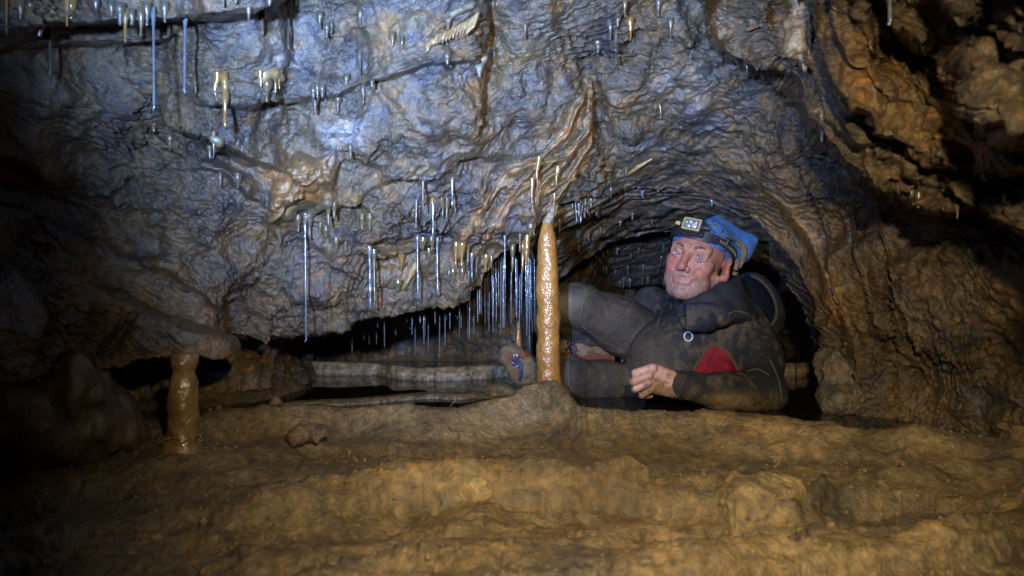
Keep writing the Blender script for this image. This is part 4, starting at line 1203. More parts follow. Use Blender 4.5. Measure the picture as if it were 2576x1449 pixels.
M_SKIN = vcol_mat('skin', .50, .35, 170, .6, .0020, sss=.04, var=(.68, 1.2))
M_SUIT = vcol_mat('muddy_neoprene', .75, .25, 260, .5, .0012, sheen=0.0, var=(.6, 1.35))
M_RED = plain('red_neoprene', (.20, .012, .022), .7, spec=.2, nv=.12)
M_SEAM = plain('muddy_stitching', (.078, .064, .040), .8, nv=.4, scale=300)
M_BLACK = plain('black_rubber', (.018, .020, .026), .5, nv=.4)
M_YEL = plain('yellow_plastic', (.42, .33, .10), .45, nv=.3)
M_LENS = plain('lamp_lens', (.13, .145, .17), .08, coat=1.0, nv=.1)
M_LED = plain('lamp_reflector', (.55, .6, .65), .2, metal=.6, coat=1.0, emit=.22, nv=.3, scale=250)
M_SILVER = plain('silver_metal', (.13, .13, .14), .45, metal=.6, nv=.7)
M_RIM = plain('grey_hood_binding', (.040, .036, .028), .8, nv=.4, scale=200)
M_LACE = plain('blue_lace', (.008, .022, .08), .6)
M_BRICK = plain('red_boot_leather', (.15, .034, .018), .6, nv=.5, scale=60)
M_MUDDY = plain('mud_caked_leather', (.16, .11, .06), .8, nv=.5, scale=50)

def rbox(p, c, hx, r):
    q = np.abs(p - np.asarray(c, f32)) - (np.asarray(hx, f32) - r)
    return np.linalg.norm(np.maximum(q, 0), axis=1) + np.minimum(q.max(1), 0) - r
# ---- head frame
psi, roll, nod = math.radians(33), math.radians(16), math.radians(3)
up0 = np.array([math.sin(roll), 0, math.cos(roll)])
f0 = np.array([-math.sin(psi), -math.cos(psi), 0.0])
f0 = f0 - up0 * (f0 @ up0); f0 /= np.linalg.norm(f0)
fw = f0 * math.cos(nod) - up0 * math.sin(nod); upv = up0 * math.cos(nod) + f0 * math.sin(nod)
rt = np.cross(upv, fw)
HS = 1.025                                            # head size
HR = np.stack([rt, fw, upv], 0)                      # rows: local axes in the world
HC = pt(1731, 642, 1.80) - .086 * HS * fw
def h2w(p): return HC + (np.asarray(p) * HS) @ HR
def w2h(p): return ((p - HC.astype(f32)) @ HR.T.astype(f32)) / f32(HS)
def mir(fn, p):
    q = p.copy(); q[:, 0] = np.abs(q[:, 0])
    return fn(q)
def head_sdf(p):
    q = p.copy(); q[:, 0] = np.abs(q[:, 0])          # mirrored half
    v = ellip(q, (0, -.014, .036), (.071, .098, .076))
    v = smin(v, ellip(q, (0, .026, -.012), (.0535, .066, .088)), .03)
    v = smin(v, ellip(q, (0, .042, -.080), (.042, .042, .032)), .025)
    v = smin(v, ball(q, (0, .076, -.098), .016), .022)
    v = smin(v, cone(q, (.052, -.004, -.050), (.025, .058, -.093), .017, .016), .02)
    v = smin(v, ball(q, (.044, .059, -.018), .018), .02)
    v = smin(v, ball(q, (.034, .068, -.040), .0195), .016)
    v = smin(v, ball(q, (.040, .050, -.062), .019), .02)
    v = smin(v, cone(q, (.010, .089, .021), (.044, .073, .022), .010, .009), .012)
    # eye sockets, lids
    v = smax(v, -ball(q, (.031, .101, .001), .0155), .012)
    v = smin(v, ball(q, (.031, .0755, .000), .0118), .003)
    for a, b in (((.018, .0850, .0036), (.031, .0893, .0068)), ((.031, .0893, .0068), (.046, .0795, .001))):
        v = smin(v, cone(q, a, b, .0032, .0038), .003)
    v = smin(v, cone(q, (.024, .0880, .0140), (.047, .0780, .009), .0042, .0052), .006)
    for a, b in (((.018, .0855, -.0035), (.031, .0880, -.0078)), ((.031, .0880, -.0078), (.046, .0790, -.003))):
        v = smin(v, cone(q, a, b, .0032, .0036), .003)
    v = smin(v, cone(q, (.022, .080, -.016), (.042, .074, -.014), .007, .006), .008)
    # nose
    v = smin(v, cone(q, (0, .089, .014), (0, .1135, -.028), .0078, .0104), .011)
    v = smin(v, ball(q, (0, .1150, -.033), .0108), .006)
    v = smin(v, ball(q, (.0125, .1010, -.037), .0080), .005)
    v = smax(v, -ball(q, (.0075, .108, -.0440), .0044), .003)
    # smile folds and mouth
    v = smax(v, -cone(q, (.0205, .0985, -.036), (.033, .0845, -.066), .0024, .0030), .006)
    v = smin(v, cone(q, (0, .0905, -.0610), (.020, .0832, -.0605), .0042, .0030), .008)
    v = smin(v, cone(q, (0, .0885, -.0730), (.016, .0836, -.0695), .0044, .0034), .008)
    v = smax(v, -cone(q, (0, .0985, -.0668), (.026, .0860, -.0630), .0018, .0020), .0022)
    v = smax(v, -cone(q, (0, .097, -.084), (.018, .090, -.083), .004, .003), .008)
    v = smax(v, -cone(q, (.004, .1005, .020), (.005, .0995, .036), .0012, .0008), .004)
    # ears
    e = ellip(q, (.0785, -.012, -.012), (.0115, .0250, .037), np.array([[.90, .43, 0], [-.43, .90, 0], [0, 0, 1]], f32))
    e = smax(e, -ball(q, (.0905, -.006, -.008), .0140), .005)
    e = smax(e, -cone(q, (.089, -.018, .010), (.089, -.022, -.010), .004, .004), .004)
    e = smin(e, ball(q, (.0730, .0005, -.036), .0085), .008)
    e = np.where(p[:, 0] > 0, e, 1.0)          # the far ear lies behind the cheek under the bandana
    v = np.where(p[:, 0] > .03, smin(v, e, .006), v)
    # crow's feet, forehead lines, weathering
    for zc, dz in ((.006, .010), (-.002, .001), (-.010, -.010)):
        v = smax(v, -cone(q, (.050, .0735, zc * .6), (.064, .050, zc + dz), .0011, .0009), .0025)
    v = smax(v, -cone(q, (.046, .0690, -.034), (.050, .056, -.060), .0008, .0006), .004)
    v = v + .0006 * fbm(p * 95, 3, off=7) * (p[:, 1] > .0)
    # neck
    v = smin(v, cone(p, (0, -.028, -.055), (.012, -.070, -.185), .052, .058), .03)
    return v
Vh, Qh = surface_nets(head_sdf, (-.10, -.15, -.19), (.10, .14, .135), .0019)
q = Vh; ax_ = np.abs(q[:, 0])
nz = fbm(q * 60, 3, off=3); nz2 = fbm(q * 300, 2, off=5)
sk = mix((.40, .195, .135), (.34, .155, .105), sstep(-.3, .3, nz))
red = np.clip(1.0 * np.exp(-((ax_ - .036) / .02) ** 2 - ((q[:, 2] + .038) / .022) ** 2) * (q[:, 1] > .03) + 1.1 * np.exp(-(ax_ / .014) ** 2 - ((q[:, 2] + .026) / .018) ** 2) * (q[:, 1] > .09) + .9 * (ax_ > .068) * (q[:, 2] < .04) * (q[:, 2] > -.06) + .35 * (q[:, 2] > .03), 0, 1)
sk = mix(sk, (.41, .105, .085), red * .7)
beard = sstep(-.048, -.066, q[:, 2] + .30 * np.maximum(0, .05 - q[:, 1]) * 0 - .35 * np.maximum(0, ax_ - .03)) * (q[:, 1] > -.03) * sstep(-.150, -.125, q[:, 2])
beard = np.maximum(beard, .8 * np.exp(-((q[:, 2] + .051) / .006) ** 2) * (ax_ < .026) * (q[:, 1] > .08))
lipm = ((np.abs(q[:, 2] + .0668 - 4 * ax_ * ax_) < .0062) & (ax_ < .025) & (q[:, 1] > .082)).astype(f32)
sk = mix(sk, (.20, .155, .135), np.clip(beard * (.55 + 2.2 * nz2) * (1 - lipm), 0, .85))
sk = mix(sk, (.42, .15, .14), lipm * .7)
sock = np.exp(-((ax_ - .031) / .017) ** 2 - ((q[:, 2] - .001) / .012) ** 2) * (q[:, 1] > .06)
sk = mix(sk, (.30, .125, .095), sock * .6)
Wh = h2w(Vh)
# ---- hand (fist, back of the hand towards the lens) and slender hidden body
wrist = pt(1702, 968, 1.640)
kn_ = [pt(1641, 926, 1.612), pt(1631, 944, 1.606), pt(1628, 962, 1.612), pt(1637, 979, 1.624)]
def hand_sdf(p):
    v = cone(p, wrist + np.array([.03, .01, 0]), wrist, .026, .026)
    for k, K in enumerate(kn_):
        v = smin(v, cone(p, wrist + np.array([-.004, 0, .016 - k * .011]), K + np.array([.004, .008, 0]), .0155, .0115), .012)
    v = smin(v, cone(p, wrist + np.array([-.03, .022, -.012]), (kn_[1] + kn_[3]) / 2 + np.array([.02, .03, 0]), .018, .016), .014)
    fing = None
    for k, K in enumerate(kn_):
        L1 = (.042, .040, .033, .026)[k]
        dirn = np.array([(-.95, .06, -.28), (-.92, .04, -.38), (-.86, .08, -.50), (-.78, .12, -.58)][k]); dirn /= np.linalg.norm(dirn)
        a = K; b = a + dirn * L1
        c = b + np.array([.006, .027 - k * .001, -.006]); e = c + np.array([.021, .004, .001])
        r = (.0102, .0104, .0098, .0086)[k]
        f = np.minimum(np.minimum(cone(p, a, b, r * 1.06, r * .94), cone(p, b, c, r * .96, r * .88)), cone(p, c, e, r * .88, r * .74))
        f = smin(f, ball(p, a + np.array([0, -.003, .001]), r * 1.0), .004)
        fing = f if fing is None else smin(fing, f, .0055)
    v = smin(v, fing, .005)
    th = np.minimum(cone(p, wrist + np.array([-.012, .014, .014]), kn_[1] + np.array([.010, .046, .000]), .015, .012), cone(p, kn_[1] + np.array([.010, .046, 0]), kn_[2] + np.array([-.020, .050, -.012]), .0115, .0085))
    return smin(v, th, .006)
Vf, Qf = surface_nets(hand_sdf, wrist + np.array([-.15, -.075, -.085]), wrist + np.array([.062, .085, .075]), .0018)
hn = fbm(Vf * 45, 4, off=8)
hk = mix((.50, .26, .205), (.56, .34, .28), sstep(-.3, .3, fbm(Vf * 30, 3, off=2)))
low = sstep(.025, -.030, Vf[:, 2] - wrist[2])
hk = mix(hk, (.25, .145, .07), np.clip(sstep(.05, .3, hn + low * .75 - .25) * .9, 0, 1))
# joints of the body
J = dict(neck=pt(1795, 762, 1.90), chest=pt(1785, 850, 1.935), belly=pt(1700, 935, 1.955), hip=pt(1630, 985, 1.97),
         sh=pt(1868, 838, 1.850), el=pt(1921, 988, 1.705), wr=wrist, sh2=pt(1705, 790, 2.05), el2=pt(1632, 775, 2.13), wr2=pt(1560, 900, 2.2),
         th1=pt(1620, 858, 2.045), k1=pt(1430, 768, 1.968), a1=pt(1482, 880, 2.055), k2=pt(1432, 950, 1.890), a2=pt(1345, 940, 1.905), hip2=pt(1600, 978, 1.97))
def inner_sdf(p):
    v = cone(p, J['neck'], J['chest'], .05, .10)
    for a, b, ra, rb in (('chest', 'belly', .10, .10), ('belly', 'hip', .10, .10), ('chest', 'sh', .05, .05), ('sh', 'el', .045, .03), ('el', 'wr', .03, .02), ('chest', 'sh2', .06, .05), ('sh2', 'el2', .04, .03), ('el2', 'wr2', .03, .02),
                         ('hip', 'th1', .06, .05), ('th1', 'k1', .05, .03), ('k1', 'a1', .028, .02), ('hip', 'hip2', .05, .04), ('hip2', 'k2', .04, .03), ('k2', 'a2', .03, .02)):
        v = smin(v, cone(p, J[a], J[b], ra, rb), .02)
    return v
Vi, Qi = surface_nets(inner_sdf, pt(1300, 1020, 1.9) + np.array([0, -.35, -.02]), pt(1990, 700, 1.9) + np.array([0, .45, .05]), .012)
V_all = np.concatenate([Wh, Vf, Vi]); Q_all = np.concatenate([Qh, Qf + len(Wh), Qi + len(Wh) + len(Vf)])
C_all = np.concatenate([sk, hk, np.tile(np.array([[.5, .27, .2]], f32), (len(Vi), 1))])
PB = np.array([J['hip'][0], J['hip'][1], 0.0])
person = tag(add('person', mesh_np('person', V_all - PB, Q_all, np.clip(C_all, 0, 1)), M_SKIN, loc=PB),
             'man in a muddy wetsuit and blue bandana reclining on one elbow at the pool', 'person')
def kid(name, V, Qd, mat, cols=None, label=None):
    o = add(name, mesh_np(name, np.asarray(V) - PB, Qd, cols), mat, person)
    if label: o['label'] = label
    return o
def rel(o):
    o.parent = person; return o

# ---- eyes looking into the lens
M_EYE = vcol_mat('eyeball', .22, .25, 300, .0, .0005, coat=0.15, var=(.97, 1.03))
for s in (-1, 1):
    ce_ = h2w((s * .031, .0768, .0005)); r = .0122 * HS
    gaze = np.array([0, 0, CAMZ]) - ce_; gaze /= np.linalg.norm(gaze)
    n_u, n_v = 40, 32
    a1 = np.cross(gaze, (0, 0, 1)); a1 /= np.linalg.norm(a1); a2 = np.cross(a1, gaze)
    ph = np.linspace(0.001, np.pi - .001, n_v); th = np.linspace(0, 2 * np.pi, n_u, endpoint=False)
    PH, TH = np.meshgrid(ph, th, indexing='ij')
    V = ce_ + r * (np.cos(PH)[..., None] * gaze + np.sin(PH)[..., None] * (np.cos(TH)[..., None] * a1 + np.sin(TH)[..., None] * a2))
    a = np.arange(n_v * n_u).reshape(n_v, n_u); b = np.roll(a, -1, 1)
    Qd = np.stack([a[:-1], a[1:], b[1:], b[:-1]], -1).reshape(-1, 4)
    phv = PH.ravel()
    c = mix((.52, .49, .48), (.06, .11, .22), (phv < .50).astype(f32)); c = mix(c, (.03, .05, .10), ((phv < .54) & (phv > .46)).astype(f32)); c = mix(c, (.006, .006, .008), (phv < .20).astype(f32))
    kid('eye', V.reshape(-1, 3), Qd, M_EYE, c)
# ---- eyebrows: short hairs
M_HAIR = plain('grey_brown_hair', (.12, .08, .055), .6)
for s in (-1, 1):
    Vs, Ts, off = [], [], 0
    rr = random.Random(40 + s)
    for k in range(80):
        t = rr.random()
        b0 = np.array([s * (.012 + .034 * t), .0985 - .020 * t * t - .004 * t, .0190 + .006 * math.sin(t * 2.6) + rr.uniform(-.003, .003)])
        dv = np.array([s * .8, .35, .25 + rr.uniform(-.4, .4) - .5 * t]); dv /= np.linalg.norm(dv)
        e0 = b0 + dv * rr.uniform(.004, .008)
        V, Qd, cp2 = tube([h2w(b0), h2w((b0 + e0) / 2), h2w(e0)], [.0005, .0004, .0002], 3)
        T = tri_quads(Qd, cp2); Vs.append(V); Ts.append(T + off); off += len(V)
    kid('eyebrow', np.concatenate(Vs), np.concatenate(Ts), M_HAIR)

# ---- wetsuit
def suit_sdf(p):
    nk = pt(1800, 775, 1.92)
    v = cone(p, nk, pt(1790, 850, 1.935), .075, .135)
    v = smin(v, cone(p, pt(1790, 850, 1.935), pt(1704, 930, 1.930), .138, .142), .04)
    v = smin(v, cone(p, pt(1704, 930, 1.930), pt(1660, 985, 1.95), .142, .11), .04)
    v = smin(v, cone(p, pt(1862, 828, 1.865), pt(1905, 905, 1.79), .074, .066), .05)
    arm = smin(cone(p, pt(1900, 890, 1.80), pt(1921, 985, 1.712), .065, .052), cone(p, pt(1921, 986, 1.710), pt(1815, 985, 1.665), .053, .046), .02)
    arm = smin(arm, cone(p, pt(1815, 985, 1.665), pt(1703, 967, 1.642), .045, .0325), .02)
    v = smin(v, arm, .018)
    # far arm
    v = smin(v, cone(p, pt(1710, 795, 2.03), pt(1640, 770, 2.10), .075, .055), .05)
    v = smin(v, cone(p, pt(1640, 770, 2.10), pt(1580, 850, 2.16), .055, .045), .03)
    # raised thigh and shin
    leg = cone(p, pt(1670, 880, 2.06), pt(1550, 812, 2.02), .094, .080)
    leg = smin(leg, cone(p, pt(1550, 812, 2.02), pt(1448, 768, 1.965), .080, .063), .03)
    leg = smin(leg, cone(p, pt(1448, 768, 1.965), pt(1408, 766, 1.96), .063, .058), .02)
    leg = smin(leg, cone(p, pt(1408, 778, 1.975), pt(1462, 845, 2.04), .058, .046), .006)
    leg = smin(leg, cone(p, pt(1462, 845, 2.04), pt(1484, 884, 2.06), .046, .038), .02)
    v = smin(v, leg, .004)
    leg = cone(p, pt(1620, 985, 1.98), pt(1520, 963, 1.935), .075, .060)
    leg = smin(leg, cone(p, pt(1520, 963, 1.935), pt(1432, 950, 1.890), .060, .060), .03)
    leg = smin(leg, cone(p, pt(1432, 950, 1.890), pt(1352, 940, 1.90), .058, .042), .03)
    v = smin(v, leg, .006)
    # soft folds
    w = fbm(p * 13, 3, off=2)
    v = v + .006 * w + .0052 * np.abs(fbm(p * np.array([20, 20, 40], f32), 3, off=6)) + .0035 * np.abs(fbm(p * np.array([48, 30, 22], f32), 2, off=16))
    cr = cone(p, pt(1560, 930, 1.80), pt(1625, 985, 1.80), .004, .004)
    return v
lo = np.minimum(pt(1330, 1030, 1.6), pt(1330, 1030, 2.2)); hi = np.maximum(pt(2000, 690, 1.6), pt(2000, 690, 2.2))
lo[1], hi[1] = 1.57, 2.26; lo[2] = -.05
Vs_, Qs_ = surface_nets(suit_sdf, lo, hi, .0046)
SUIT_TREE = tree_of(Vs_, Qs_)
ppx = Vs_[:, 0] / Vs_[:, 1] * F + CX; ppy = CY - (Vs_[:, 2] - CAMZ) / Vs_[:, 1] * F
n1 = fbm(Vs_ * 7, 4, off=14); n2 = fbm(Vs_ * 22, 4, off=15); n3 = fbm(Vs_ * 70, 3, off=16)
legw = np.clip(sstep(1680, 1580, ppx), 0, 1)
c = mix((.015, .017, .023), (.023, .024, .030), sstep(-.3, .3, n1))
n5 = fbm(Vs_ * np.array([60, 60, 26], f32), 4, off=19)
c = mix(c, (.068, .051, .033), np.clip((.55 + .7 * n1 + .5 * n2) * legw, 0, .95))
c = mix(c, (.026, .030, .044), np.clip(legw * sstep(.12, .45, -n1 + .3 * n2), 0, .8))
c = mix(c, (.090, .066, .036), np.clip(sstep(.02, .42, n5 + .6 * n1) * .75 * (1 - legw), 0, 1))
belly = np.exp(-((ppx - 1620) / 70) ** 2 - ((ppy - 900) / 80) ** 2)
c = mix(c, (.100, .080, .055), belly * .75)
c = mix(c, (.120, .092, .055), np.clip(sstep(.25, .6, n2 + .5 * n3) * .45, 0, 1))
armm = np.exp(-((ppx - 1850) / 75) ** 2 - ((ppy - 1015) / 22) ** 2) * (Vs_[:, 1] < 1.75)
c = mix(c, (.175, .125, .065), np.clip(armm * 1.5 * sstep(-.5, .2, n2 + .2), 0, .95))
kne = np.exp(-((ppx - 1410) / 45) ** 2 - ((ppy - 745) / 50) ** 2)
c = mix(c, (.14, .13, .085), np.clip(kne * sstep(-.3, .2, n2), 0, 1))
poly = [(1737, 950), (1737, 942), (1759, 906), (1781, 876), (1802, 871), (1828, 884), (1848, 914), (1858, 932), (1874, 944), (1880, 960)]
def inpoly(x, y, poly):
    ins = np.zeros(len(x), bool); j = len(poly) - 1
    for i in range(len(poly)):
        xi, yi = poly[i]; xj, yj = poly[j]
        ins ^= ((yi > y) != (yj > y)) & (x < (xj - xi) * (y - yi) / (yj - yi + 1e-9) + xi)
        j = i
    return ins
fc = Vs_[Qs_].mean(1)
fx_ = fc[:, 0] / fc[:, 1] * F + CX; fy_ = CY - (fc[:, 2] - CAMZ) / fc[:, 1] * F
isred = inpoly(fx_, fy_, poly) & (fc[:, 1] > 1.72) & (fc[:, 1] < 1.90)
def submesh(V, Qd, keep):
    u, inv_ = np.unique(Qd[keep], return_inverse=True)
    return V[u], inv_.reshape(-1, 4), u
Va, Qa, ua = submesh(Vs_, Qs_, ~isred)
suit = kid('wetsuit', Va, Qa, M_SUIT, np.clip(c[ua], 0, 1), 'dark neoprene wetsuit smeared with brown mud')
Vb, Qb, ub = submesh(Vs_, Qs_, isred)
def subkid(name, V, Qd, mat, cols=None, parent=None):
    o = add(name, mesh_np(name, np.asarray(V) - PB, Qd, cols), mat, parent)
    return o
subkid('side_panel', Vb, Qb, M_RED, None, suit)['label'] = 'dark red panel under the near arm'
def on_suit(pts, dmax=9, lift=.0015):
    out = []
    for x, y in pts:
        p, n = hit(x, y, SUIT_TREE)
        if p is not None: out.append(np.array(p) + np.array(n) * lift * (1 if n.y < 0 else -1))
    return out
def seam(pts, r=.0026, name='seam', n=40):
    P = np.array(pts, float)
    P = smooth_path(np.concatenate([P, np.zeros((len(P), 1))], 1), n)[:, :2]
    w = on_suit(P)
    # break where the line jumps to another limb
    run = [w[0]] if w else []
    for a in w[1:]:
        if np.linalg.norm(a - run[-1]) > .045:
            break
        run.append(a)
    if len(run) > 3:
        V, Qd, cp2 = tube(run, r, 6)
        subkid(name, V, tri_quads(Qd, cp2), M_SEAM, None, suit)
seam([(1746, 928), (1759, 906), (1781, 875), (1802, 870), (1828, 883), (1848, 913), (1858, 931)], .0032)
seam([(1607, 905), (1632, 884), (1668, 877)], .0035)
seam([(1668, 780), (1660, 800), (1653, 831), (1664, 862), (1668, 880), (1660, 905)], .0022, 'zip')
seam([(1457, 818), (1461, 786), (1471, 757), (1487, 739), (1513, 729), (1532, 728)], .0028)
seam([(1432, 899), (1429, 921), (1432, 966), (1442, 990)], .0030)
seam([(1936, 905), (1955, 950), (1964, 990), (1966, 1010)], .0022)
seam([(1466, 822), (1500, 845), (1540, 868), (1570, 880)], .0016)
seam([(1880, 935), (1905, 930), (1935, 945)], .0020)
# cuff
cd = pt(1722, 969, 1.645) - pt(1694, 966, 1.640); cd /= np.linalg.norm(cd)
for o_, r in ((0, .0322), (.006, .0332), (.018, .0345)):
    cc = pt(1695, 966.5, 1.640) + cd * o_
    b1 = np.cross(cd, (0, 0, 1)); b1 /= np.linalg.norm(b1); b2 = np.cross(cd, b1)
    ring = [cc + r * (math.cos(t) * b1 + math.sin(t) * b2) for t in np.linspace(0, 2 * math.pi, 40)]
    V, Qd, cp2 = tube(ring, .0014, 8)
    subkid('cuff', V, tri_quads(Qd, cp2), M_RIM, None, suit)

# ---- collar and hood
RB_ = np.array([[.90, 0, -.43], [0, 1, 0], [.43, 0, .90]], f32)
def hood_bag(p): return ellip(p, pt(1908, 766, 1.92), (.060, .080, .098), RB_)
def hood_hollow(p): return ellip(p, pt(1900, 755, 1.855), (.046, .095, .082), RB_)
def hood_sdf(p):
    ks = [(1722, 800, 1.790, .020), (1742, 808, 1.765, .024), (1775, 806, 1.752, .026), (1815, 792, 1.758, .028), (1850, 782, 1.785, .030), (1885, 785, 1.820, .032), (1915, 790, 1.86, .030)]
    K = [(pt(a, b, d_), r) for a, b, d_, r in ks]
    v = None
    for (a, ra), (b, rb) in zip(K[:-1], K[1:]):
        e = cone(p, a, b, ra, rb); v = e if v is None else smin(v, e, .012)
    up_ = [(1716, 778, 1.800, .014), (1745, 775, 1.785, .022), (1785, 764, 1.790, .030), (1822, 745, 1.815, .032), (1858, 728, 1.85, .030), (1890, 718, 1.89, .028)]
    K2 = [(pt(a, b, d_), r) for a, b, d_, r in up_]
    for (a, ra), (b, rb) in zip(K2[:-1], K2[1:]):
        v = smin(v, cone(p, a, b, ra, rb), .020)
    for (a, ra), (b, rb) in zip(K[1:], K2[1:]):
        v = smin(v, cone(p, a, b, ra * .9, rb * .9), .015)
    # far side of the collar
    v = smin(v, cone(p, pt(1716, 778, 1.80), pt(1706, 772, 1.92), .016, .03), .02)
    # hood bag behind the neck
    bag = hood_bag(p)
    v = smin(v, bag, .02)
    flap = rbox((p - pt(1757, 796, 1.752).astype(f32)) @ np.array([[.985, .17, 0], [-.17, .985, 0], [0, 0, 1]], f32), (0, 0, 0), (.044, .011, .033), .008)
    v = smin(v, flap, .006)
    # hollow of the hood, opening towards the lens and up
    hol = hood_hollow(p)
    v = smax(v, -hol, .006)
    # room for neck and jaw
    hd = head_sdf(w2h(p)) * HS - .003
    v = smax(v, -hd, .004)
    return v + .0022 * fbm(p * 24, 3, off=3)
lo = pt(1690, 870, 1.9); hi = pt(1990, 660, 1.9); lo[1] = 1.70; hi[1] = 2.02
Vd, Qd_ = surface_nets(hood_sdf, lo, hi, .0032)
n2 = fbm(Vd * 22, 4, off=15); n1 = fbm(Vd * 8, 3, off=12)
qx = Vd[:, 0] / Vd[:, 1] * F + CX; qy = CY - (Vd[:, 2] - CAMZ) / Vd[:, 1] * F
c = mix((.014, .016, .026), (.024, .027, .037), sstep(-.3, .3, n1))
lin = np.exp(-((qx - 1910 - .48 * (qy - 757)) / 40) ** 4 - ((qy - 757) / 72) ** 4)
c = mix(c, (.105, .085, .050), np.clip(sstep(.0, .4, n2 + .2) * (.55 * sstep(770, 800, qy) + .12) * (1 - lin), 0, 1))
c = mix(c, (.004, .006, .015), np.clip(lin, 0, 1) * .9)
hood = kid('hood', Vd, Qd_, M_SUIT, np.clip(c, 0, 1), 'dark folded-down neoprene hood and collar')
HOOD_TREE = tree_of(Vd, Qd_)
def hood_tube(name, pts, r, mat, tree=None, n=44, seg=8):
    P = smooth_path(np.array(pts, float), n)
    if P.shape[1] == 3 and tree is None:
        w = [pt(*q) for q in P]
    V, Qd, cp2 = tube(w, r, seg)
    subkid(name, V, tri_quads(Qd, cp2), mat, None, hood)
M_RIM = plain('grey_hood_binding', (.040, .036, .028), .8, nv=.4, scale=200)
def rim_sdf(p):
    e = np.sqrt(hood_bag(p) ** 2 + hood_hollow(p) ** 2) - .0065
    pr = p[:, 0] / p[:, 1] * F + CX
    return np.maximum(e, (1888 - pr) * .001)
Vr, Qr = surface_nets(rim_sdf, lo, hi, .0026)
subkid('hood_rim', Vr, Qr, M_RIM, None, hood)
def on_tree(pts, tree, r, mat, name, parent, n=40):
    P = smooth_path(np.array([(a, b, 0) for a, b in pts], float), n)[:, :2]
    w = []
    for x, y in P:
        p, nn = hit(x, y, tree)
        if p is not None:
            p = np.array(p) + np.array([0, -.001, 0])
            if not w or np.linalg.norm(p - w[-1]) < .04: w.append(p)
    if len(w) > 3:
        V, Qd, cp2 = tube(w, r, 6)
        subkid(name, V, tri_quads(Qd, cp2), mat, None, parent)
on_tree([(1718, 815), (1735, 826), (1765, 826), (1800, 818), (1828, 804)], HOOD_TREE, .0030, M_SEAM, 'seam', hood)
on_tree([(1833, 790), (1850, 783), (1875, 788), (1898, 803)], HOOD_TREE, .0030, M_SEAM, 'seam', hood)
on_tree([(1716, 760), (1713, 785), (1716, 812)], HOOD_TREE, .0032, M_SEAM, 'seam', hood)
on_tree([(1745, 770), (1742, 795), (1746, 820)], HOOD_TREE, .0022, M_SEAM, 'seam', hood)
# pull ring on the chest
p, n = hit(1730, 846, SUIT_TREE)
ringc = np.array(p) + np.array([0, -.006, 0])
tt = np.linspace(0, 2 * math.pi, 36)
V, Qd, cp2 = tube([ringc + .0118 * np.array([math.cos(t) * .92, .1 * math.sin(t), math.sin(t)]) for t in tt], .0024, 8)
subkid('pull_ring', V, tri_quads(Qd, cp2), plain('pale_plastic', (.45, .50, .58), .4), None, suit)

# ---- bandana
def cap_sdf(p):
    v = ellip(p, (0, -.014, .038), (.0790, .104, .0815))
    v = smin(v, cone(p, (.016, -.050, .060), (.070, -.088, .062), .054, .040), .03)
    v = smin(v, cone(p, (.096, -.104, .084), (.086, -.100, .040), .010, .014), .025)
    v = smin(v, cone(p, (.020, -.010, .110), (.096, -.104, .090), .012, .009), .025)
    pl = (.046 + (p[:, 1] - .085) * .40) - p[:, 2]
    pl = pl + .004 * np.sin(p[:, 1] * 60)
    v = smax(v, pl, .004)
    inner = ellip(p, (0, -.014, .038), (.0750, .100, .0775))
    v = smax(v, -inner, .002)
    return v + .0016 * fbm(p * np.array([40, 16, 40], f32), 3, off=1) + .003 * fbm(p * np.array([14, 8, 14], f32), 2, off=4)
Vc, Qc = surface_nets(cap_sdf, (-.10, -.19, -.06), (.14, .11, .15), .0028)
M_CAP, ntc, bc = new_mat('blue_bandana_cotton')
vo = N(ntc, 'ShaderNodeTexVoronoi'); vo.inputs['Scale'].default_value = 70
tcx = N(ntc, 'ShaderNodeTexCoord'); ntc.links.new(tcx.outputs['Object'], vo.inputs['Vector'])
nzc = noise_tex(ntc, 14, 4, .6)
cA = ramp(ntc, nzc.outputs[0], [(.35, (.035, .115, .33)), (.58, (.06, .165, .41)), (.72, (.15, .14, .12))])
pat = ramp(ntc, vo.outputs['Distance'], [(.0, (2.2, 1.9, 1.5)), (.16, (2.0, 1.8, 1.4)), (.20, (.12, .15, .25)), (.34, (.15, .2, .3)), (.38, (1, 1, 1)), (1, (1, 1, 1))])
nzp = noise_tex(ntc, 7, 2, .5)
msk = ramp(ntc, nzp.outputs[0], [(.46, (0, 0, 0)), (.52, (1, 1, 1))])
cB = mixc(ntc, cA.outputs[0], pat.outputs[0], 1.0, 'MULTIPLY')
ntc.links.new(mixc(ntc, cA.outputs[0], cB, msk.outputs[0]), bc.inputs['Base Color'])
bc.inputs['Roughness'].default_value = .8
wv = noise_tex(ntc, 500, 2, .5)
ntc.links.new(bump(ntc, wv.outputs[0], .3, .0008), bc.inputs['Normal'])
kid('bandana', h2w(Vc), Qc, M_CAP, None, 'blue patterned bandana tied over the head')

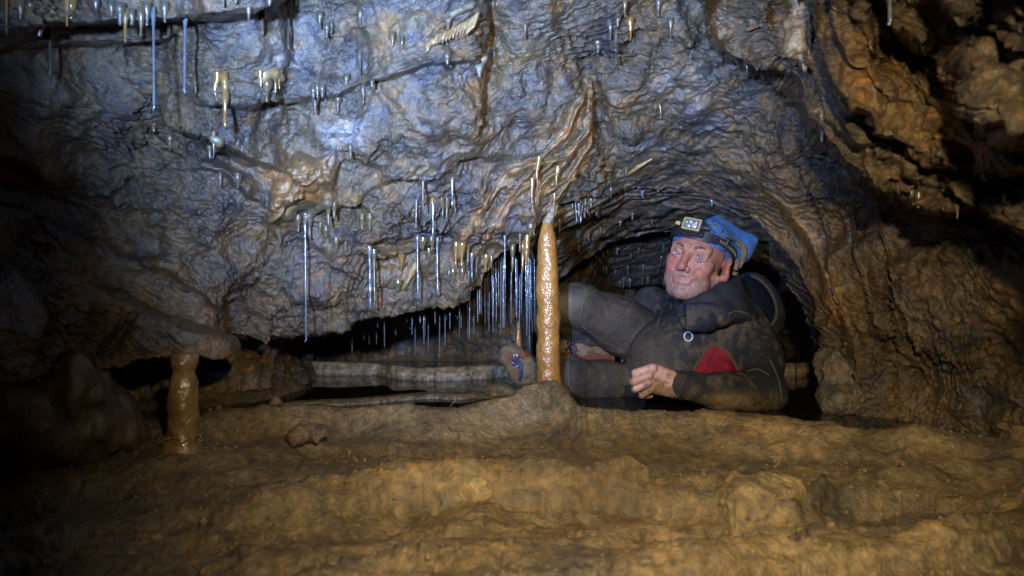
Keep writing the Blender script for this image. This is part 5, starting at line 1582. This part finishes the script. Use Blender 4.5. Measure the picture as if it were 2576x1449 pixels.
# ---- headlamp: a thing of its own, strapped round the bandana
lamp_c = h2w((-.002, .104, .074))
lamp = tag(empty('headlamp', tuple(lamp_c)), 'black and yellow headlamp strapped over the blue bandana', 'headlamp')
lf = fw * .96 + upv * .22; lf /= np.linalg.norm(lf)
lr = rt - lf * (rt @ lf); lr /= np.linalg.norm(lr); lu = np.cross(lf, lr); lu = -lu if lu @ upv < 0 else lu
LR = np.stack([lr, lf, lu], 0) * .84
def l2w(p): return np.asarray(p) @ LR            # relative to the lamp's own origin
def lpart(name, fn, lo, hi, h, mat, parent=None):
    V, Qd = surface_nets(fn, lo, hi, h)
    o = add(name, mesh_np(name, l2w(V), Qd), mat, lamp if parent is None else parent)
    return o
body_ = lpart('lamp_body', lambda p: smin(smin(rbox(p, (0, 0, 0), (.033, .014, .024), .010), rbox(p, (0, -.012, -.003), (.038, .010, .026), .008), .004), np.minimum(ball(p, (.039, .002, 0), .0085), ball(p, (-.039, .002, .002), .0085)), .003), (-.06, -.03, -.04), (.06, .03, .04), .0016, M_BLACK)
lpart('bezel', lambda p: smax(rbox(p, (0, .0145, 0), (.0285, .0035, .0195), .003), -rbox(p, (0, .0145, 0), (.0240, .01, .0150), .003), .001), (-.04, .005, -.03), (.04, .022, .03), .0012, M_YEL)
lpart('lens', lambda p: rbox(p, (0, .0125, 0), (.0242, .0035, .0152), .003), (-.04, .004, -.03), (.04, .022, .03), .0016, M_LENS)
for x, z, r in ((-.004, .0065, .0052), (-.007, -.0070, .0052), (.010, -.0035, .0085), (-.016, .003, .003), (.013, .006, .004)):
    lpart('reflector', lambda p: ellip(p, (x, .0160, z), (r, .0022, r)), (x - .012, .010, z - .012), (x + .012, .021, z + .012), .0011, M_LED)
for s in (-1, 1):
    lpart('knob', lambda p: smin(cone(p, (s * .043, .003, 0), (s * .050, .002, 0), .0075, .0065), ball(p, (s * .052, .002, 0), .005), .002), (s * .043 - .02, -.012, -.016), (s * .043 + .02, .018, .016), .0015, M_YEL if s < 0 else M_BLACK)
# strap: a flat band round the bandana, plus one over the crown
def band(pts_local, width, thick, name, mat):
    P = smooth_path(np.array(pts_local), 60)
    c0 = np.array([0, -.014, .044])
    V = []
    for i in range(len(P)):
        t = P[min(i + 1, len(P) - 1)] - P[max(i - 1, 0)]; t /= np.linalg.norm(t)
        nn = P[i] - c0; nn -= t * (nn @ t); nn /= np.linalg.norm(nn); s = np.cross(t, nn)
        V += [P[i] + s * width / 2, P[i] + s * width / 2 + nn * thick, P[i] - s * width / 2 + nn * thick, P[i] - s * width / 2]
    V = h2w(np.array(V)) - lamp_c
    a = np.arange(len(P) * 4).reshape(-1, 4); b = np.roll(a, -1, 1)
    Qd = np.stack([a[:-1], b[:-1], b[1:], a[1:]], -1).reshape(-1, 4)
    return add(name, mesh_np(name, V, Qd, smooth=False), mat, lamp)
def onskull(th, z, k=1.07):
    zz = (z - .038) / .0815
    s = math.sqrt(max(0.05, 1 - zz * zz))
    return (.0790 * k * s * math.sin(th), -.014 + .104 * k * s * math.cos(th), z)
st_pts = [onskull(t, .062 - .042 * (1 - math.cos(t)) / 2 * 1.2) for t in np.linspace(.25, 2.6, 14)]
strap = band(st_pts, .019, .003, 'strap', M_BLACK)
band([onskull(-t, .062 - .042 * (1 - math.cos(t)) / 2 * 1.2) for t in np.linspace(.25, 2.6, 14)], .019, .003, 'strap', M_BLACK)
band([(0, .088, .088), (.004, .060, .108), (.006, .02, .121), (.012, -.04, .121), (.02, -.085, .124)], .019, .003, 'crown_strap', M_BLACK)
band([onskull(t, .054, 1.03) for t in np.linspace(-.75, .75, 10)], .024, .004, 'forehead_pad', M_BLACK)
for k in range(12):      # perforations in the strap
    t = .85 + k * .075
    z = .062 - .042 * (1 - math.cos(t)) / 2 * 1.2
    c_ = h2w(onskull(t, z, 1.107)) - lamp_c
    V, Qd, cp2 = tube([c_ - .0045 * upv, c_ + .0045 * upv], .0009, 4)
    add('perforation', mesh_np('perforation', V, tri_quads(Qd, cp2)), M_YEL, strap)
# coiled cable and buckle above the ear
ca = h2w((.070, .010, .062)); cb_ = h2w((.088, -.060, .060)); cc_ = h2w((.092, -.072, .018))
path = smooth_path([h2w((.055, .060, .072)), h2w((.078, .035, .070)), h2w((.088, -.005, .066)), h2w((.098, -.035, .060)), h2w((.100, -.052, .036)), h2w((.094, -.058, .008))], 140) - lamp_c
coil = path.copy()
for i in range(50, 140):
    t = i * 1.15; e = min(1, (i - 50) / 10) * .006
    coil[i] = path[i] + e * (math.cos(t) * rt + math.sin(t) * upv)
add('cable', tube_mesh('cable', coil, .0022, 6), M_MUDDY, lamp)
lpt = lambda n_, c_, r_, m_: add(n_, mesh_np(n_, *[x if i else x + (h2w(c_) - lamp_c) for i, x in enumerate(surface_nets(lambda p: rbox(p @ HR.T.astype(f32), (0, 0, 0), r_, .003) + .0015 * fbm(p * 120, 2), (-.03,) * 3, (.03,) * 3, .0018))]), m_, lamp)
lpt('buckle', (.090, -.052, .012), (.006, .010, .016), M_MUDDY)
lpt('buckle', (.090, -.060, -.012), (.006, .014, .006), M_MUDDY)
lpt('buckle', (.074, .036, .057), (.006, .008, .010), M_BLACK)

# ---- boots
def boot(name, ank, heel, toe, upn, label, seed):
    ank, heel, toe = map(np.array, (ank, heel, toe)); ln = toe - heel; ln /= np.linalg.norm(ln)
    upn = np.array(upn, float); upn -= ln * (upn @ ln); upn /= np.linalg.norm(upn); sd = np.cross(ln, upn)
    def fn(p):
        v = cone(p, ank + upn * .02, heel + upn * .045, .046, .042)
        v = smin(v, cone(p, heel + upn * .035, toe - ln * .05 + upn * .028, .038, .036), .03)
        v = smin(v, cone(p, toe - ln * .06 + upn * .026, toe - ln * .03 + upn * .022, .040, .030), .02)
        return v + .003 * fbm(p * 45, 3, off=seed)
    pts = np.array([ank, heel, toe]); lo, hi = pts.min(0) - .09, pts.max(0) + .09
    V, Qd = surface_nets(fn, lo, hi, .004)
    o = kid(name, V, Qd, M_MUDDY, None, label)
    def sole(p):
        q = np.stack([(p - heel) @ ln, (p - heel) @ sd, (p - heel) @ upn], -1).astype(f32)
        L = float(np.linalg.norm(toe - heel))
        wdt = np.interp(q[:, 0], [-.03, .03, .12, L - .05, L], [.030, .034, .034, .042, .028])
        return np.maximum(np.maximum(np.abs(q[:, 1]) - wdt, np.abs(q[:, 2] - .000) - .010), np.maximum(-q[:, 0] - .035, q[:, 0] - L + .005)) * .8
    V, Qd = surface_nets(sole, lo, hi, .004)
    subkid('sole', V, Qd, M_BRICK, None, o)
    return o, ln, upn, sd
def boot2(p):
    v = smin(cone(p, pt(1352, 945, 1.915), pt(1318, 932, 1.885), .040, .044), cone(p, pt(1318, 930, 1.885), pt(1285, 894, 1.875), .040, .034), .02)
    return v + .004 * fbm(p * 50, 4, off=3)
lo, hi = pt(1240, 990, 1.88), pt(1375, 850, 1.88); lo[1], hi[1] = 1.80, 1.97
Vq, Qq = surface_nets(boot2, lo, hi, .003)
bx_ = Vq[:, 0] / Vq[:, 1] * F + CX; by_ = CY - (Vq[:, 2] - CAMZ) / Vq[:, 1] * F
nq = fbm(Vq * 60, 4, off=4)
cq = mix((.17, .12, .065), (.11, .08, .05), sstep(-.3, .3, nq))
cq = mix(cq, (.035, .035, .045), sstep(.15, .4, fbm(Vq * 45, 3, off=9)) * .8)
cq = mix(cq, (.17, .042, .025), np.clip(np.exp(-(((bx_ - 1287) / 13) ** 2 + ((by_ - 899) / 12) ** 2)) + np.exp(-(((bx_ - 1322) / 14) ** 2 + ((by_ - 893) / 9) ** 2)) + .8 * np.exp(-(((bx_ - 1300) / 10) ** 2 + ((by_ - 938) / 12) ** 2)), 0, 1) * (nq > -.35))
b2 = kid('boot', Vq, Qq, vcol_mat('muddy_boot', .8, .2, 200, .6, .0015), np.clip(cq, 0, 1), 'mud-caked boot with blue laces and silver hooks left of the column')
BT = tree_of(Vq, Qq)
def onb(x, y, l=.002):
    p, n = hit(x, y, BT)
    return np.array(p) + np.array([0, -l, 0]) if p is not None else pt(x, y, 1.85)
for x, y, rx, rz in ((1297, 894, .009, .006), (1306, 906, .007, .006), (1294, 913, .007, .004), (1304, 922, .007, .005)):
    c_ = onb(x, y)
    V, Qd = surface_nets(lambda p: rbox(p, c_, (rx, .004, rz), .0025) + .001 * fbm(p * 150, 2), c_ - .018, c_ + .018, .0018)
    subkid('lace_hook', V, Qd, M_SILVER, None, b2)
    V, Qd = surface_nets(lambda p: ball(p, c_ + np.array([0, -.004, 0]), .0032), c_ - .012, c_ + .010, .0016)
    subkid('rivet', V, Qd, M_LACE, None, b2)
for pts_ in ([(1286, 902), (1298, 906), (1310, 900)], [(1290, 918), (1302, 912), (1314, 918)], [(1306, 912), (1310, 926), (1309, 942), (1307, 956)], [(1310, 914), (1313, 930), (1312, 948)]):
    V, Qd, cp2 = tube(smooth_path([onb(x, y, .005) for x, y in pts_], 14), .0036, 6)
    subkid('lace', V, tri_quads(Qd, cp2), M_LACE, None, b2)
b1, ln, un, sd = boot('boot', pt(1488, 872, 2.07), pt(1510, 898, 2.06), pt(1405, 893, 2.01), (0, .05, 1), 'muddy boot with red sole behind the column under the raised knee', 6)
for pts_ in ([(1424, 880, 1.965), (1440, 862, 1.97), (1450, 882, 1.965)], [(1434, 872, 1.965), (1446, 894, 1.96)], [(1444, 866, 1.97), (1436, 850, 1.98), (1428, 862, 1.975)]):
    V, Qd, cp2 = tube(smooth_path([pt(*q) for q in pts_], 14), .003, 6)
    subkid('lace', V, tri_quads(Qd, cp2), M_LACE, None, b1)
